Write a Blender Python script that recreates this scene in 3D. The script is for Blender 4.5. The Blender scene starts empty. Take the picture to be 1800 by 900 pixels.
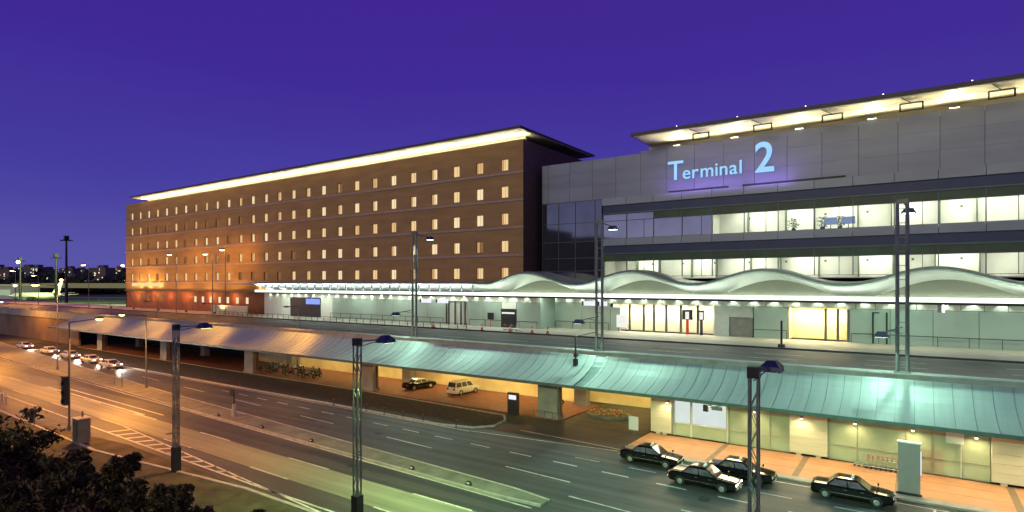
import bpy, bmesh, math, random
from mathutils import Vector, Matrix, Euler
random.seed(7)
R = math.radians
sc = bpy.context.scene
COL = sc.collection

# ---------------------------------------------------------------- camera
cam_d = bpy.data.cameras.new('camera'); cam = bpy.data.objects.new('camera', cam_d); COL.objects.link(cam)
cam.location = (0, 0, 15); cam.rotation_euler = (R(90), 0, math.asin(.566))
cam_d.sensor_width = 36; cam_d.lens = 20.6; cam_d.shift_y = 0.0261
cam_d.clip_start = .2; cam_d.clip_end = 9000
sc.camera = cam

# ---------------------------------------------------------------- dusk sky
world = bpy.data.worlds.new('World'); sc.world = world; world.use_nodes = True
nt = world.node_tree; nt.nodes.clear()
out = nt.nodes.new('ShaderNodeOutputWorld'); bg = nt.nodes.new('ShaderNodeBackground')
sky = nt.nodes.new('ShaderNodeTexSky'); sky.sky_type = 'NISHITA'; sky.sun_disc = False
sky.sun_elevation = R(2.0); sky.sun_rotation = R(170)
tc = nt.nodes.new('ShaderNodeTexCoord'); sx = nt.nodes.new('ShaderNodeSeparateXYZ')
rp = nt.nodes.new('ShaderNodeValToRGB')
cr = rp.color_ramp
cr.elements[0].position = 0.0; cr.elements[0].color = (.105, .10, .40, 1)
cr.elements[1].position = 1.0; cr.elements[1].color = (.042, .010, .22, 1)
for p, c in ((.06, (.084, .078, .375, 1)), (.16, (.054, .040, .345, 1)), (.32, (.048, .018, .295, 1)), (.5, (.049, .0135, .27, 1))):
    e = cr.elements.new(p); e.color = c
nt.links.new(tc.outputs['Generated'], sx.inputs[0])
nz = nt.nodes.new('ShaderNodeTexNoise'); nz.inputs['Scale'].default_value = 2.2; nz.inputs['Detail'].default_value = 4
zm = nt.nodes.new('ShaderNodeMapping'); zm.inputs['Scale'].default_value = (1, 1, 5)
nt.links.new(tc.outputs['Generated'], zm.inputs[0]); nt.links.new(zm.outputs[0], nz.inputs[0])
zo = nt.nodes.new('ShaderNodeMath'); zo.operation = 'MULTIPLY_ADD'; zo.inputs[1].default_value = .07; nt.links.new(nz.outputs[0], zo.inputs[0])
zs = nt.nodes.new('ShaderNodeMath'); zs.operation = 'SUBTRACT'; zs.inputs[1].default_value = .035
nt.links.new(sx.outputs['Z'], zs.inputs[0]); nt.links.new(zs.outputs[0], zo.inputs[2]); nt.links.new(zo.outputs[0], rp.inputs[0])
sm = nt.nodes.new('ShaderNodeVectorMath'); sm.operation = 'SCALE'; sm.inputs['Scale'].default_value = .005
nt.links.new(sky.outputs[0], sm.inputs[0])
ad = nt.nodes.new('ShaderNodeVectorMath'); ad.operation = 'ADD'
nt.links.new(rp.outputs[0], ad.inputs[0]); nt.links.new(sm.outputs[0], ad.inputs[1])
# pale afterglow low in the sky on the sunset side (-Y)
def mnode(op, a=None, b=None):
    n = nt.nodes.new('ShaderNodeMath'); n.operation = op
    for i, v in enumerate((a, b)):
        if v is None: continue
        if isinstance(v, (int, float)): n.inputs[i].default_value = v
        else: nt.links.new(v, n.inputs[i])
    return n.outputs[0]
west = mnode('POWER', mnode('MAXIMUM', mnode('MULTIPLY', sx.outputs['Y'], -1.0), 0.0), 1.5)
low = mnode('POWER', 2.718, mnode('MULTIPLY', mnode('MAXIMUM', sx.outputs['Z'], 0.0), -6.0))
gl = mnode('MULTIPLY', west, low)
gv = nt.nodes.new('ShaderNodeVectorMath'); gv.operation = 'SCALE'; gv.inputs[0].default_value = (.75, .72, .72); nt.links.new(gl, gv.inputs['Scale'])
ad2 = nt.nodes.new('ShaderNodeVectorMath'); ad2.operation = 'ADD'; nt.links.new(ad.outputs[0], ad2.inputs[0]); nt.links.new(gv.outputs[0], ad2.inputs[1])
nt.links.new(ad2.outputs[0], bg.inputs[0]); bg.inputs[1].default_value = 1.0
nt.links.new(bg.outputs[0], out.inputs[0])
# wide warm fill added from behind the camera to brighten the facades
sd = bpy.data.lights.new('warm_fill', 'SUN'); sd.energy = .52; sd.angle = R(35); sd.color = (1, .92, .45)
warm_fill = bpy.data.objects.new('warm_fill', sd); COL.objects.link(warm_fill); warm_fill.rotation_euler = (R(66), 0, R(-8))
sc.view_settings.view_transform = 'Standard'; sc.view_settings.look = 'None'
sc.view_settings.exposure = 0; sc.view_settings.gamma = 1
sc.cycles.use_denoising = True
sc.cycles.max_bounces = 6; sc.cycles.diffuse_bounces = 3; sc.cycles.glossy_bounces = 3
sc.cycles.transparent_max_bounces = 8; sc.cycles.transmission_bounces = 3
sc.cycles.caustics_reflective = False; sc.cycles.caustics_refractive = False
sc.cycles.sample_clamp_indirect = 4

# ---------------------------------------------------------------- helpers
class MB:
    def __init__(s): s.v = []; s.f = []; s.m = []
    def add(s, vs, fs, mi=0):
        b = len(s.v); s.v += [tuple(p) for p in vs]
        for f in fs: s.f.append(tuple(i + b for i in f)); s.m.append(mi)
        return s
    def box(s, x0, y0, z0, x1, y1, z1, mi=0):
        return s.add([(x0,y0,z0),(x1,y0,z0),(x1,y1,z0),(x0,y1,z0),(x0,y0,z1),(x1,y0,z1),(x1,y1,z1),(x0,y1,z1)],
              [(0,3,2,1),(4,5,6,7),(0,1,5,4),(1,2,6,5),(2,3,7,6),(3,0,4,7)], mi)
    def cbox(s, c, size, rz=0, mi=0, rx=0, ry=0):
        m = Euler((rx, ry, rz)).to_matrix(); h = [d/2 for d in size]
        vs = [Vector(c) + m @ Vector((sx*h[0], sy*h[1], sz*h[2])) for sz in (-1,1) for sx, sy in ((-1,-1),(1,-1),(1,1),(-1,1))]
        return s.add(vs, [(0,3,2,1),(4,5,6,7),(0,1,5,4),(1,2,6,5),(2,3,7,6),(3,0,4,7)], mi)
    def quad(s, a, b, c, d, mi=0): return s.add([a,b,c,d], [(0,1,2,3)], mi)
    def tube(s, p0, p1, r0, r1=None, n=8, mi=0):
        r1 = r0 if r1 is None else r1
        p0 = Vector(p0); p1 = Vector(p1); d = (p1-p0).normalized()
        u = d.orthogonal().normalized(); w = d.cross(u)
        vs = []
        for p, r in ((p0, r0), (p1, r1)):
            for k in range(n):
                a = 2*math.pi*k/n; vs.append(p + (u*math.cos(a) + w*math.sin(a))*r)
        fs = [(k, (k+1)%n, n+(k+1)%n, n+k) for k in range(n)] + [tuple(range(n))[::-1], tuple(range(n, 2*n))]
        return s.add(vs, fs, mi)
    def path(s, pts, r, n=6, mi=0):
        for a, b in zip(pts, pts[1:]): s.tube(a, b, r, n=n, mi=mi)
        return s
    def ball(s, c, rx, ry=None, rz=None, n=10, m=6, mi=0):
        ry = ry or rx; rz = rz or rx
        vs = [(c[0], c[1], c[2]-rz)]
        for j in range(1, m):
            t = -math.pi/2 + math.pi*j/m
            for k in range(n):
                a = 2*math.pi*k/n
                vs.append((c[0]+rx*math.cos(t)*math.cos(a), c[1]+ry*math.cos(t)*math.sin(a), c[2]+rz*math.sin(t)))
        vs.append((c[0], c[1], c[2]+rz)); L = len(vs)-1
        fs = [(0, 1+(k+1)%n, 1+k) for k in range(n)]
        for j in range(m-2):
            for k in range(n):
                a = 1+j*n; fs.append((a+k, a+(k+1)%n, a+n+(k+1)%n, a+n+k))
        a = 1+(m-2)*n
        fs += [(a+k, a+(k+1)%n, L) for k in range(n)]
        return s.add(vs, fs, mi)
    def loft(s, rings, closed=True, caps=True, mi=0):
        n = len(rings[0]); vs = [p for r in rings for p in r]; fs = []
        for j in range(len(rings)-1):
            for k in range(n if closed else n-1):
                fs.append((j*n+k, j*n+(k+1)%n, (j+1)*n+(k+1)%n, (j+1)*n+k))
        if caps: fs += [tuple(range(n))[::-1], tuple(range((len(rings)-1)*n, len(rings)*n))]
        return s.add(vs, fs, mi)
    def poly(s, pts, z0, z1, mi=0):
        return s.loft([[(x, y, z0) for x, y in pts], [(x, y, z1) for x, y in pts]], mi=mi)
    def build(s, name, mats, parent=None, smooth=False, world=True, bevel=0):
        me = bpy.data.meshes.new(name)
        vs = s.v
        rt_ = parent
        while rt_ is not None and rt_.parent is not None: rt_ = rt_.parent
        if parent is not None and world and not rt_.get('_local'):
            L = parent.matrix_basis.translation; p = parent.parent
            while p is not None: L = L + p.matrix_basis.translation; p = p.parent
            vs = [(x-L[0], y-L[1], z-L[2]) for x, y, z in vs]
        me.from_pydata(vs, [], s.f)
        if not isinstance(mats, (list, tuple)): mats = [mats]
        for m in mats: me.materials.append(m)
        for p, mi in zip(me.polygons, s.m): p.material_index = mi
        bm = bmesh.new(); bm.from_mesh(me)
        bmesh.ops.recalc_face_normals(bm, faces=bm.faces)
        if bevel: bmesh.ops.bevel(bm, geom=list(bm.edges), offset=bevel, segments=2, affect='EDGES', clamp_overlap=True)
        bm.to_mesh(me); bm.free()
        if smooth:
            for p in me.polygons: p.use_smooth = True
        o = bpy.data.objects.new(name, me); COL.objects.link(o)
        if parent is not None: o.parent = parent
        return o

def tag(o, label=None, cat=None, group=None, kind=None):
    if label: o['label'] = label
    if cat: o['category'] = cat
    if group: o['group'] = group
    if kind: o['kind'] = kind
    return o
def thing(name, label, cat, loc=(0,0,0), rz=0, group=None):
    o = bpy.data.objects.new(name, None); COL.objects.link(o); o.location = loc; o.rotation_euler.z = rz
    o.empty_display_size = .3
    return tag(o, label, cat, group)
def dup(root, loc=None, rz=None, label=None, group=None, light=True):
    def cp(o, parent):
        c = o.copy(); COL.objects.link(c); c.parent = parent
        for ch in o.children: cp(ch, c)
        return c
    r = cp(root, None)
    if loc is not None: r.location = loc
    if rz is not None: r.rotation_euler.z = rz
    if label: r['label'] = label
    if group: r['group'] = group
    return r
def structure(name, mb, mats, **k):
    o = mb.build(name, mats, **k); o['kind'] = 'structure'; return o

def lamp(kind, loc, power, color, parent=None, target=None, size=.3, sizey=None, angle=150, blend=.4, world=True):
    l = bpy.data.lights.new(kind.lower() + '_light', kind); l.energy = power; l.color = color
    if kind == 'AREA':
        l.size = size
        if sizey: l.shape = 'RECTANGLE'; l.size_y = sizey
    else: l.shadow_soft_size = size
    if kind == 'SPOT': l.spot_size = R(angle); l.spot_blend = blend
    o = bpy.data.objects.new(l.name, l); COL.objects.link(o)
    lv = Vector(loc)
    if parent is not None:
        o.parent = parent
        if world: lv = lv - parent.matrix_basis.translation
    o.location = lv
    if target is not None:
        d = Vector(target) - Vector(loc); o.rotation_euler = d.to_track_quat('-Z', 'Y').to_euler()
    return o

# ---------------------------------------------------------------- materials
def mat(name, col, rough=.6, metal=0, var=.15, scale=1.5, stretch=(1,1,1), bump=0, bscale=20, ior=None, coat=0, spec=None):
    m = bpy.data.materials.new(name); m.use_nodes = True; t = m.node_tree; b = t.nodes['Principled BSDF']
    b.inputs['Roughness'].default_value = rough; b.inputs['Metallic'].default_value = metal
    if ior: b.inputs['IOR'].default_value = ior
    if coat: b.inputs['Coat Weight'].default_value = coat; b.inputs['Coat Roughness'].default_value = .08
    if spec is not None: b.inputs['Specular IOR Level'].default_value = spec
    c = t.nodes.new('ShaderNodeTexCoord'); mp = t.nodes.new('ShaderNodeMapping'); mp.inputs['Scale'].default_value = stretch
    n = t.nodes.new('ShaderNodeTexNoise'); n.inputs['Scale'].default_value = scale; n.inputs['Detail'].default_value = 5
    t.links.new(c.outputs['Object'], mp.inputs[0]); t.links.new(mp.outputs[0], n.inputs[0])
    r = t.nodes.new('ShaderNodeValToRGB'); lo, hi = 1-var, 1+var
    r.color_ramp.elements[0].position = .3; r.color_ramp.elements[1].position = .7
    r.color_ramp.elements[0].color = (*[x*lo for x in col], 1); r.color_ramp.elements[1].color = (*[min(x*hi, 1) for x in col], 1)
    t.links.new(n.outputs[0], r.inputs[0]); t.links.new(r.outputs[0], b.inputs['Base Color'])
    if bump:
        n2 = t.nodes.new('ShaderNodeTexNoise'); n2.inputs['Scale'].default_value = bscale; n2.inputs['Detail'].default_value = 6
        t.links.new(mp.outputs[0], n2.inputs[0])
        bp = t.nodes.new('ShaderNodeBump'); bp.inputs['Strength'].default_value = bump; bp.inputs['Distance'].default_value = .05
        t.links.new(n2.outputs[0], bp.inputs['Height']); t.links.new(bp.outputs[0], b.inputs['Normal'])
    m['ramp'] = r.name
    return m
def per_piece(m, amount=.08):
    """each sheet or panel of a mesh gets its own slight tone"""
    t = m.node_tree; b = t.nodes['Principled BSDF']; r = t.nodes[m['ramp']]
    g_ = t.nodes.new('ShaderNodeNewGeometry'); mr = t.nodes.new('ShaderNodeMapRange'); mr.inputs[3].default_value = 1-amount; mr.inputs[4].default_value = 1+amount
    v = t.nodes.new('ShaderNodeVectorMath'); v.operation = 'SCALE'
    t.links.new(g_.outputs['Random Per Island'], mr.inputs[0]); t.links.new(r.outputs[0], v.inputs[0]); t.links.new(mr.outputs[0], v.inputs['Scale']); t.links.new(v.outputs[0], b.inputs['Base Color'])
def worn(m, lanes=.35, spots=.25):
    """tyre tracks along the road, patches and oil spots"""
    t = m.node_tree; b = t.nodes['Principled BSDF']; r = t.nodes[m['ramp']]
    c = t.nodes.new('ShaderNodeTexCoord'); mp = t.nodes.new('ShaderNodeMapping'); mp.inputs['Scale'].default_value = (.012, 1.1, 1)
    n = t.nodes.new('ShaderNodeTexNoise'); n.inputs['Scale'].default_value = 1.0; n.inputs['Detail'].default_value = 3
    m1 = t.nodes.new('ShaderNodeMapRange'); m1.inputs[1].default_value = .35; m1.inputs[2].default_value = .65; m1.inputs[3].default_value = 1-lanes; m1.inputs[4].default_value = 1+lanes
    n2 = t.nodes.new('ShaderNodeTexNoise'); n2.inputs['Scale'].default_value = .45; n2.inputs['Detail'].default_value = 8; n2.inputs['Roughness'].default_value = .7
    m2 = t.nodes.new('ShaderNodeMapRange'); m2.inputs[1].default_value = .52; m2.inputs[2].default_value = .68; m2.inputs[3].default_value = 1; m2.inputs[4].default_value = 1-spots
    t.links.new(c.outputs['Object'], mp.inputs[0]); t.links.new(mp.outputs[0], n.inputs[0]); t.links.new(c.outputs['Object'], n2.inputs[0])
    t.links.new(n.outputs[0], m1.inputs[0]); t.links.new(n2.outputs[0], m2.inputs[0])
    p = t.nodes.new('ShaderNodeMath'); p.operation = 'MULTIPLY'; t.links.new(m1.outputs[0], p.inputs[0]); t.links.new(m2.outputs[0], p.inputs[1])
    v = t.nodes.new('ShaderNodeVectorMath'); v.operation = 'SCALE'; t.links.new(r.outputs[0], v.inputs[0]); t.links.new(p.outputs[0], v.inputs['Scale']); t.links.new(v.outputs[0], b.inputs['Base Color'])
    rr = t.nodes.new('ShaderNodeMapRange'); rr.inputs[3].default_value = .75; rr.inputs[4].default_value = .42; t.links.new(n2.outputs[0], rr.inputs[0]); t.links.new(rr.outputs[0], b.inputs['Roughness'])
def emit(name, col, strength, sample=True):
    m = bpy.data.materials.new(name); m.use_nodes = True; t = m.node_tree; t.nodes.clear()
    o = t.nodes.new('ShaderNodeOutputMaterial'); e = t.nodes.new('ShaderNodeEmission')
    c = t.nodes.new('ShaderNodeTexCoord'); n = t.nodes.new('ShaderNodeTexNoise'); n.inputs['Scale'].default_value = .9
    mx = t.nodes.new('ShaderNodeMix'); mx.data_type = 'RGBA'
    mx.inputs[6].default_value = (*[x*.8 for x in col], 1); mx.inputs[7].default_value = (*col, 1)
    t.links.new(c.outputs['Object'], n.inputs[0]); t.links.new(n.outputs[0], mx.inputs[0]); t.links.new(mx.outputs[2], e.inputs[0])
    e.inputs[1].default_value = strength; t.links.new(e.outputs[0], o.inputs[0])
    if not sample: m.cycles.emission_sampling = 'NONE'
    return m
def clear_glass(name, tint=(1,1,1), refl=.12):
    m = bpy.data.materials.new(name); m.use_nodes = True; t = m.node_tree; t.nodes.clear()
    o = t.nodes.new('ShaderNodeOutputMaterial'); mix = t.nodes.new('ShaderNodeMixShader')
    tr = t.nodes.new('ShaderNodeBsdfTransparent'); tr.inputs[0].default_value = (*tint, 1)
    g = t.nodes.new('ShaderNodeBsdfGlossy'); g.inputs['Roughness'].default_value = .03
    fr = t.nodes.new('ShaderNodeFresnel'); fr.inputs[0].default_value = 1.5
    t.links.new(fr.outputs[0], mix.inputs[0]); t.links.new(tr.outputs[0], mix.inputs[1]); t.links.new(g.outputs[0], mix.inputs[2])
    t.links.new(mix.outputs[0], o.inputs[0]); return m
def tracked(m, lo, hi, amount):
    """wear streaks that run along the road"""
    return m
M = {}
M['asphalt'] = mat('asphalt', (.048,.046,.044), .62, var=.32, scale=.9, stretch=(.05,1,1), bump=.25, bscale=60)
M['asphalt_dark'] = mat('asphalt_dark', (.038,.036,.035), .55, var=.35, scale=.7, stretch=(.06,1,1), bump=.25, bscale=60)
M['lane_paving'] = mat('lane_paving', (.20,.20,.14), .7, var=.22, scale=.9, stretch=(.05,1,1), bump=.2, bscale=60)
M['deck_asphalt'] = mat('deck_asphalt', (.046,.048,.045), .5, var=.3, scale=.6, stretch=(.06,1,1), bump=.2, bscale=50)
M['paint'] = mat('road_paint', (.50,.50,.45), .6, var=.25, scale=3)
M['concrete'] = mat('concrete', (.30,.29,.26), .75, var=.2, scale=.8, bump=.2, bscale=25)
M['kerb'] = mat('kerb_stone', (.32,.31,.27), .75, var=.2, scale=1.5, bump=.2)
M['column'] = mat('column_concrete', (.24,.24,.22), .75, var=.2, scale=.8)
M['verge'] = mat('verge_soil', (.075,.062,.035), .95, var=.5, scale=.5, bump=.6, bscale=8)
M['grass'] = mat('airfield_grass', (.055,.085,.025), .95, var=.35, scale=.01, bump=.2, bscale=2)
M['apron'] = mat('apron_concrete', (.25,.25,.2), .8, var=.2, scale=.01)
M['redpave'] = mat('red_brick_paving', (.17,.06,.035), .6, var=.25, scale=1.2, bump=.15, bscale=30)
M['prom'] = mat('promenade_paving', (.42,.39,.32), .6, var=.15, scale=.7, bump=.1)
M['cover'] = mat('ground_cover', (.03,.028,.014), .9, var=.6, scale=2, bump=1, bscale=5)
M['panel'] = mat('metal_panel', (.225,.25,.295), .42, .3, var=.10, scale=.25, stretch=(.4,1,2.5))
M['panel_lo'] = mat('metal_band', (.27,.315,.33), .45, .3, var=.1, scale=.3, stretch=(.3,1,1))
M['darkband'] = mat('dark_band', (.03,.045,.095), .4, .2, var=.15, scale=.4)
M['backing'] = mat('dark_backing', (.02,.02,.025), .8, var=.2)
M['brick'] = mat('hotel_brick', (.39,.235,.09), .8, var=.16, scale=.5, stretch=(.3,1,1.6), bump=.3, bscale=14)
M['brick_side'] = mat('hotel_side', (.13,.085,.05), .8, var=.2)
M['course'] = mat('string_course', (.42,.31,.25), .7, var=.12)
M['redbase'] = mat('hotel_base', (.24,.085,.045), .75, var=.25, scale=.6)
M['soffit'] = mat('soffit', (.72,.66,.48), .5, var=.10, scale=.5, stretch=(.15,1,1))
M['roof'] = mat('roof_edge', (.07,.065,.06), .5, .4, var=.2)
M['frame'] = mat('window_frame', (.10,.11,.11), .4, .5, var=.1)
M['frame_white'] = mat('white_frame', (.55,.55,.5), .5, var=.1)
M['green_metal'] = mat('green_metal', (.10,.15,.125), .45, .5, var=.15)
M['transom'] = mat('green_transom', (.05,.10,.04), .3, .0, var=.3, scale=.3, ior=1.4)
M['mirror_glass'] = mat('coated_glass', (.33,.36,.38), .05, .85, var=.1, scale=.3)
M['clear'] = clear_glass('clear_glass', (.93,.97,.93))
M['room_wall'] = mat('room_wall', (.78,.78,.72), .8, var=.08, scale=.4)
M['room_dark'] = mat('room_dark', (.12,.15,.11), .8, var=.2)
M['silver'] = mat('silver_sheet', (.60,.63,.60), .34, .55, var=.12, scale=.4, stretch=(1,.2,.2))
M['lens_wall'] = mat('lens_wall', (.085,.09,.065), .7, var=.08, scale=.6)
M['rim'] = mat('canopy_rim', (.20,.27,.235), .4, .4, var=.15)
M['copper'] = mat('canopy_roof', (.36,.44,.39),   .47, .2, var=.11, scale=1.0, stretch=(1.6,.12,.12))
M['dkmetal'] = mat('dark_metal', (.035,.035,.035), .45, .5, var=.2)
M['galv'] = mat('galvanised', (.17,.195,.175), .45, .55, var=.2)
M['glasswall'] = mat('green_wall_panel', (.33,.42,.37), .28, 0, var=.10, scale=.25, ior=1.6)
M['whiteband'] = mat('white_band', (.66,.68,.62), .6, var=.06)
M['grey_panel'] = mat('grey_panel', (.42,.44,.43), .6, var=.08)
M['cream'] = mat('cream_stone', (.56,.49,.36), .7, var=.07, scale=1.2, stretch=(.3,1,3))
M['greenglass'] = mat('green_glazing', (.36,.40,.27), .18, 0, var=.12, scale=.5, ior=1.55)
M['yellowwall'] = mat('garage_wall', (.72,.62,.34), .7, var=.12, scale=.5)
M['black_paint'] = mat('black_car_paint', (.006,.006,.006), .14, 0, var=.1, coat=0, spec=.22)
M['white_paint'] = mat('white_car_paint', (.62,.60,.54), .25, 0, var=.05, coat=.6)
M['car_glass'] = mat('car_glass', (.05,.055,.05), .06, 0, var=.5, scale=1.5, ior=1.7)
M['tyre'] = mat('tyre_rubber', (.015,.015,.015), .85, var=.2)
M['rim_metal'] = mat('wheel_rim', (.5,.5,.48), .3, .8, var=.1)
M['chrome'] = mat('chrome', (.6,.6,.58), .15, 1, var=.05)
M['headlight'] = mat('headlight_lens', (.75,.75,.72), .12, .2, var=.05)
M['head_on'] = emit('headlight_on', (1,.95,.8), 9)
M['tail'] = mat('tail_light_lens', (.35,.02,.02), .2, var=.05)
M['plate'] = mat('number_plate', (.45,.6,.4), .5, var=.05)
M['trim'] = mat('black_trim', (.012,.012,.012), .6, var=.1)
M['seat_leather'] = mat('saddle_leather', (.02,.02,.02), .5, var=.1)
M['scooter_red'] = mat('scooter_red', (.2,.02,.015), .3, coat=.5)
M['scooter_grey'] = mat('scooter_grey', (.12,.13,.13), .3, coat=.5)
M['scooter_dark'] = mat('scooter_dark', (.02,.022,.03), .3, coat=.5)
M['sign_grey'] = mat('sign_grey', (.32,.29,.27), .4, .3, var=.06)
M['sign_black'] = mat('sign_black', (.02,.022,.026), .35, var=.1)
M['sign_white'] = emit('sign_white', (.9,.92,1), 1.1)
M['sign_cyan'] = emit('sign_cyan', (.36,.66,1), 1.15)
M['sign_side'] = emit('sign_side', (.2,.25,.9), .55)
M['screen_blue'] = emit('screen_blue', (.25,.35,1), 1.3)
M['notice'] = mat('notice_board', (.6,.6,.58), .6, var=.05)
M['poster'] = emit('poster_light', (1,1,.95), 1.0)
M['red'] = mat('red_plastic', (.55,.07,.04), .45, var=.1)
M['white_plastic'] = mat('white_plastic', (.7,.7,.68), .5, var=.05)
M['strip'] = emit('strip_light', (.93,1,.88), 2.2)
M['strip_w'] = emit('strip_white', (.97,1,1), 2.0)
M['lamp_teal'] = emit('lamp_teal', (.62,1,.85), 9)
M['lamp_orange'] = emit('lamp_orange', (1,.62,.22), 14)
M['lamp_warm'] = emit('lamp_warm', (1,.84,.55), 9)
M['lamp_white'] = emit('lamp_white', (1,.97,.85), 6)
M['bark'] = mat('bark', (.05,.037,.025), .9, var=.3, bump=.5)
M['leaf'] = mat('leaf', (.085,.085,.022), .8, spec=.08, var=.5, scale=1.2)
M['leaf2'] = mat('leaf_light', (.26,.19,.06), .8, spec=.08, var=.4, scale=1.2)
M['far_tree'] = mat('far_tree', (.025,.03,.02), .95, var=.5, scale=.05)
M['city'] = mat('city_wall', (.11,.095,.085), .8, var=.3, scale=.02)
M['aircraft'] = mat('aircraft_white', (.42,.42,.38), .35, var=.06, scale=.05)
M['blue_case'] = mat('blue_lamp_case', (.03,.045,.10), .4, .3, var=.1)
win_mats = [emit('hotel_window_%s' % n, c, s, False) for n, c, s in
   (('amber', (1,.70,.34), 1.0), ('cream', (1,.78,.46), 1.1), ('deep', (1,.62,.27), .85), ('dim', (.70,.34,.13), .42))]
city_lights = [emit('city_light_%s' % n, c, s, False) for n, c, s in
   (('warm', (1,.7,.35), 1.6), ('white', (.9,1,.9), 1.5), ('green', (.4,1,.7), .8), ('red', (1,.3,.2), .8))]

for k_ in ('panel', 'panel_lo', 'glasswall', 'whiteband', 'cream'): per_piece(M[k_], .07)
for k_ in ('asphalt', 'asphalt_dark', 'deck_asphalt'): worn(M[k_])
worn(M['lane_paving'], .2, .2); worn(M['paint'], .25, .55)
M['island'] = mat('island_concrete', (.15,.145,.115), .8, var=.3, scale=.7, bump=.2, bscale=25)
SOD = (1, .39, .05); TEAL = (.58, 1, .78); YGREEN = (.62, 1, .34); FLUO = (.86, 1, .80); WARM = (1, .73, .24)

# ================================================================ SETTING
X0, X1 = -420, 60
g = MB(); g.box(-3500, -300, -1.2, 900, 3500, -.03); structure('ground', g, M['verge'])
g = MB()
def strip(mb, pts_lo, pts_hi, z, mi=0):
    n = len(pts_lo)
    mb.add([(x, y, z) for x, y in pts_lo] + [(x, y, z) for x, y in pts_hi], [(i, i+1, n+i+1, n+i) for i in range(n-1)], mi)
def slab(mb, lo, hi, z0, z1, mi=0): mb.poly(list(lo) + list(hi)[::-1], z0, z1, mi)

def verge_edge(x): return 24.2 if x > -40 else 24.2 + (-40-x)*.02
def med_lo(x): return 33.4 - .043*(x+25.6)
def med_hi(x): return 35.2 - .067*(x+27)
nx = [X0, -300, -200, -150, -120, -100, -80, -60, -40, -20, 0, 30, X1]
# near carriageway
a = MB(); strip(a, [(x, verge_edge(x)-2.5 if x < -60 else verge_edge(x)) for x in nx], [(x, 34.6 - .03*x*(x < 0)) for x in nx], 0); near_road = structure('road', a, M['asphalt'])
a = MB(); strip(a, [(x, 27.2 - .013*(x+40)) for x in nx], [(x, 30.5 - .013*(x+40)) for x in nx], .004); structure('coloured_lane', a, M['lane_paving'], parent=near_road)
# far carriageway
a = MB(); strip(a, [(x, 34.55 - .03*x*(x < 0)) for x in nx], [(x, 48.7 if x > -30 else 48.2) for x in nx], -.004); far_road = structure('far_road', a, M['asphalt'])
# markings
def line(mb, x0, x1, f, w=.16, dash=None, gap=None, ph=0, z=.012):
    if dash is None:
        n = max(1, int(abs(x1-x0)/6)); xs = [x0+(x1-x0)*i/n for i in range(n+1)]
        strip(mb, [(x, f(x)-w/2) for x in xs], [(x, f(x)+w/2) for x in xs], z)
    else:
        x = x0+ph
        while x < x1:
            e = min(x+dash, x1); strip(mb, [(x, f(x)-w/2), (e, f(e)-w/2)], [(x, f(x)+w/2), (e, f(e)+w/2)], z); x += dash+gap
mk = MB()
line(mk, -180, 50, lambda x: 27.2-.013*(x+40), .17, 5.2, 9.6, ph=2.2)
line(mk, -180, 50, lambda x: 30.5-.013*(x+40), .17, 5.4, 9.4, ph=2.6)
line(mk, X0, 50, lambda x: verge_edge(x)+.75, .18)
line(mk, -70, -29, lambda x: 24.2+(-29-x)*.085, .16)
for i in range(15):
    x = -67+i*2.1; y0 = verge_edge(x)+.8; y1 = 24.2+(-29-x)*.085
    if y1-y0 > .25: strip(mk, [(x, y0), (x+.45, y0)], [(x+.9, y1), (x+1.35, y1)], .012)
line(mk, X0, -21, lambda x: med_lo(x)-.35, .18)
line(mk, -103, -72, lambda x: 31.45-.018*(x+88), .30, z=.014)  # light streaks of passing headlights, painted as a pair of lines
line(mk, -100, -70, lambda x: 32.65-.018*(x+88), .24, z=.014)  # second painted headlight streak
mk.build('lane_marking', M['paint'], near_road)
mk = MB()
line(mk, -180, 50, lambda x: 39.3-.062*(x+30), .17, 6.2, 8.6, ph=4.5)
line(mk, -80, 50, lambda x: 42.7-.035*(x+30), .17, 2.3, 2.25, ph=.4)
line(mk, -180, -37, lambda x: 46.35, .15)
line(mk, -37, -21.8, lambda x: 46.5+(x+37)*.12, .15)
line(mk, -33, -21.8, lambda x: 49.6-(x+33)*.06, .14)
line(mk, -21.5, 55, lambda x: 47.75, .13)
line(mk, -20, 55, lambda x: 36.2-.06*(x+20), .16)
line(mk, -24, 55, lambda x: 44.55, .13, 2.3, 2.6)
for x in (.9, 7.2): strip(mk, [(x, 44.6), (x+.15, 44.6)], [(x+.15, 47.7), (x+.3, 47.7)], .012)
mk.build('lane_marking', M['paint'], far_road)
mh = MB()
for x, y in ((-61, 28.8), (-38, 32.2), (-22, 28.9), (-44, 40.6), (-12, 41)): mh.tube((x, y, -.01), (x, y, .011), .42, n=16)
tag(mh.build('manhole_cover', M['trim'], near_road), kind='stuff')
# median strip
ms = [-300, -200, -150, -120, -100, -85, -70, -55, -40, -30, -24]
md = MB(); lo = [(x, med_lo(x)) for x in ms] + [(-20.6, 33.5)]; hi = [(x, med_hi(x) + (.02*(-85-x) if x < -85 else 0)) for x in ms] + [(-20.6, 34.4)]
slab(md, lo, hi, -.02, .14); median = structure('traffic_island', md, M['island'])
kb = MB()
slab(kb, [(x, y-.18) for x, y in lo], [(x, y-.004) for x, y in lo], -.02, .17)
slab(kb, [(x, y+.004) for x, y in hi], [(x, y+.18) for x, y in hi], -.02, .17)
kb.build('kerb', M['kerb'], median)
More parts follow.
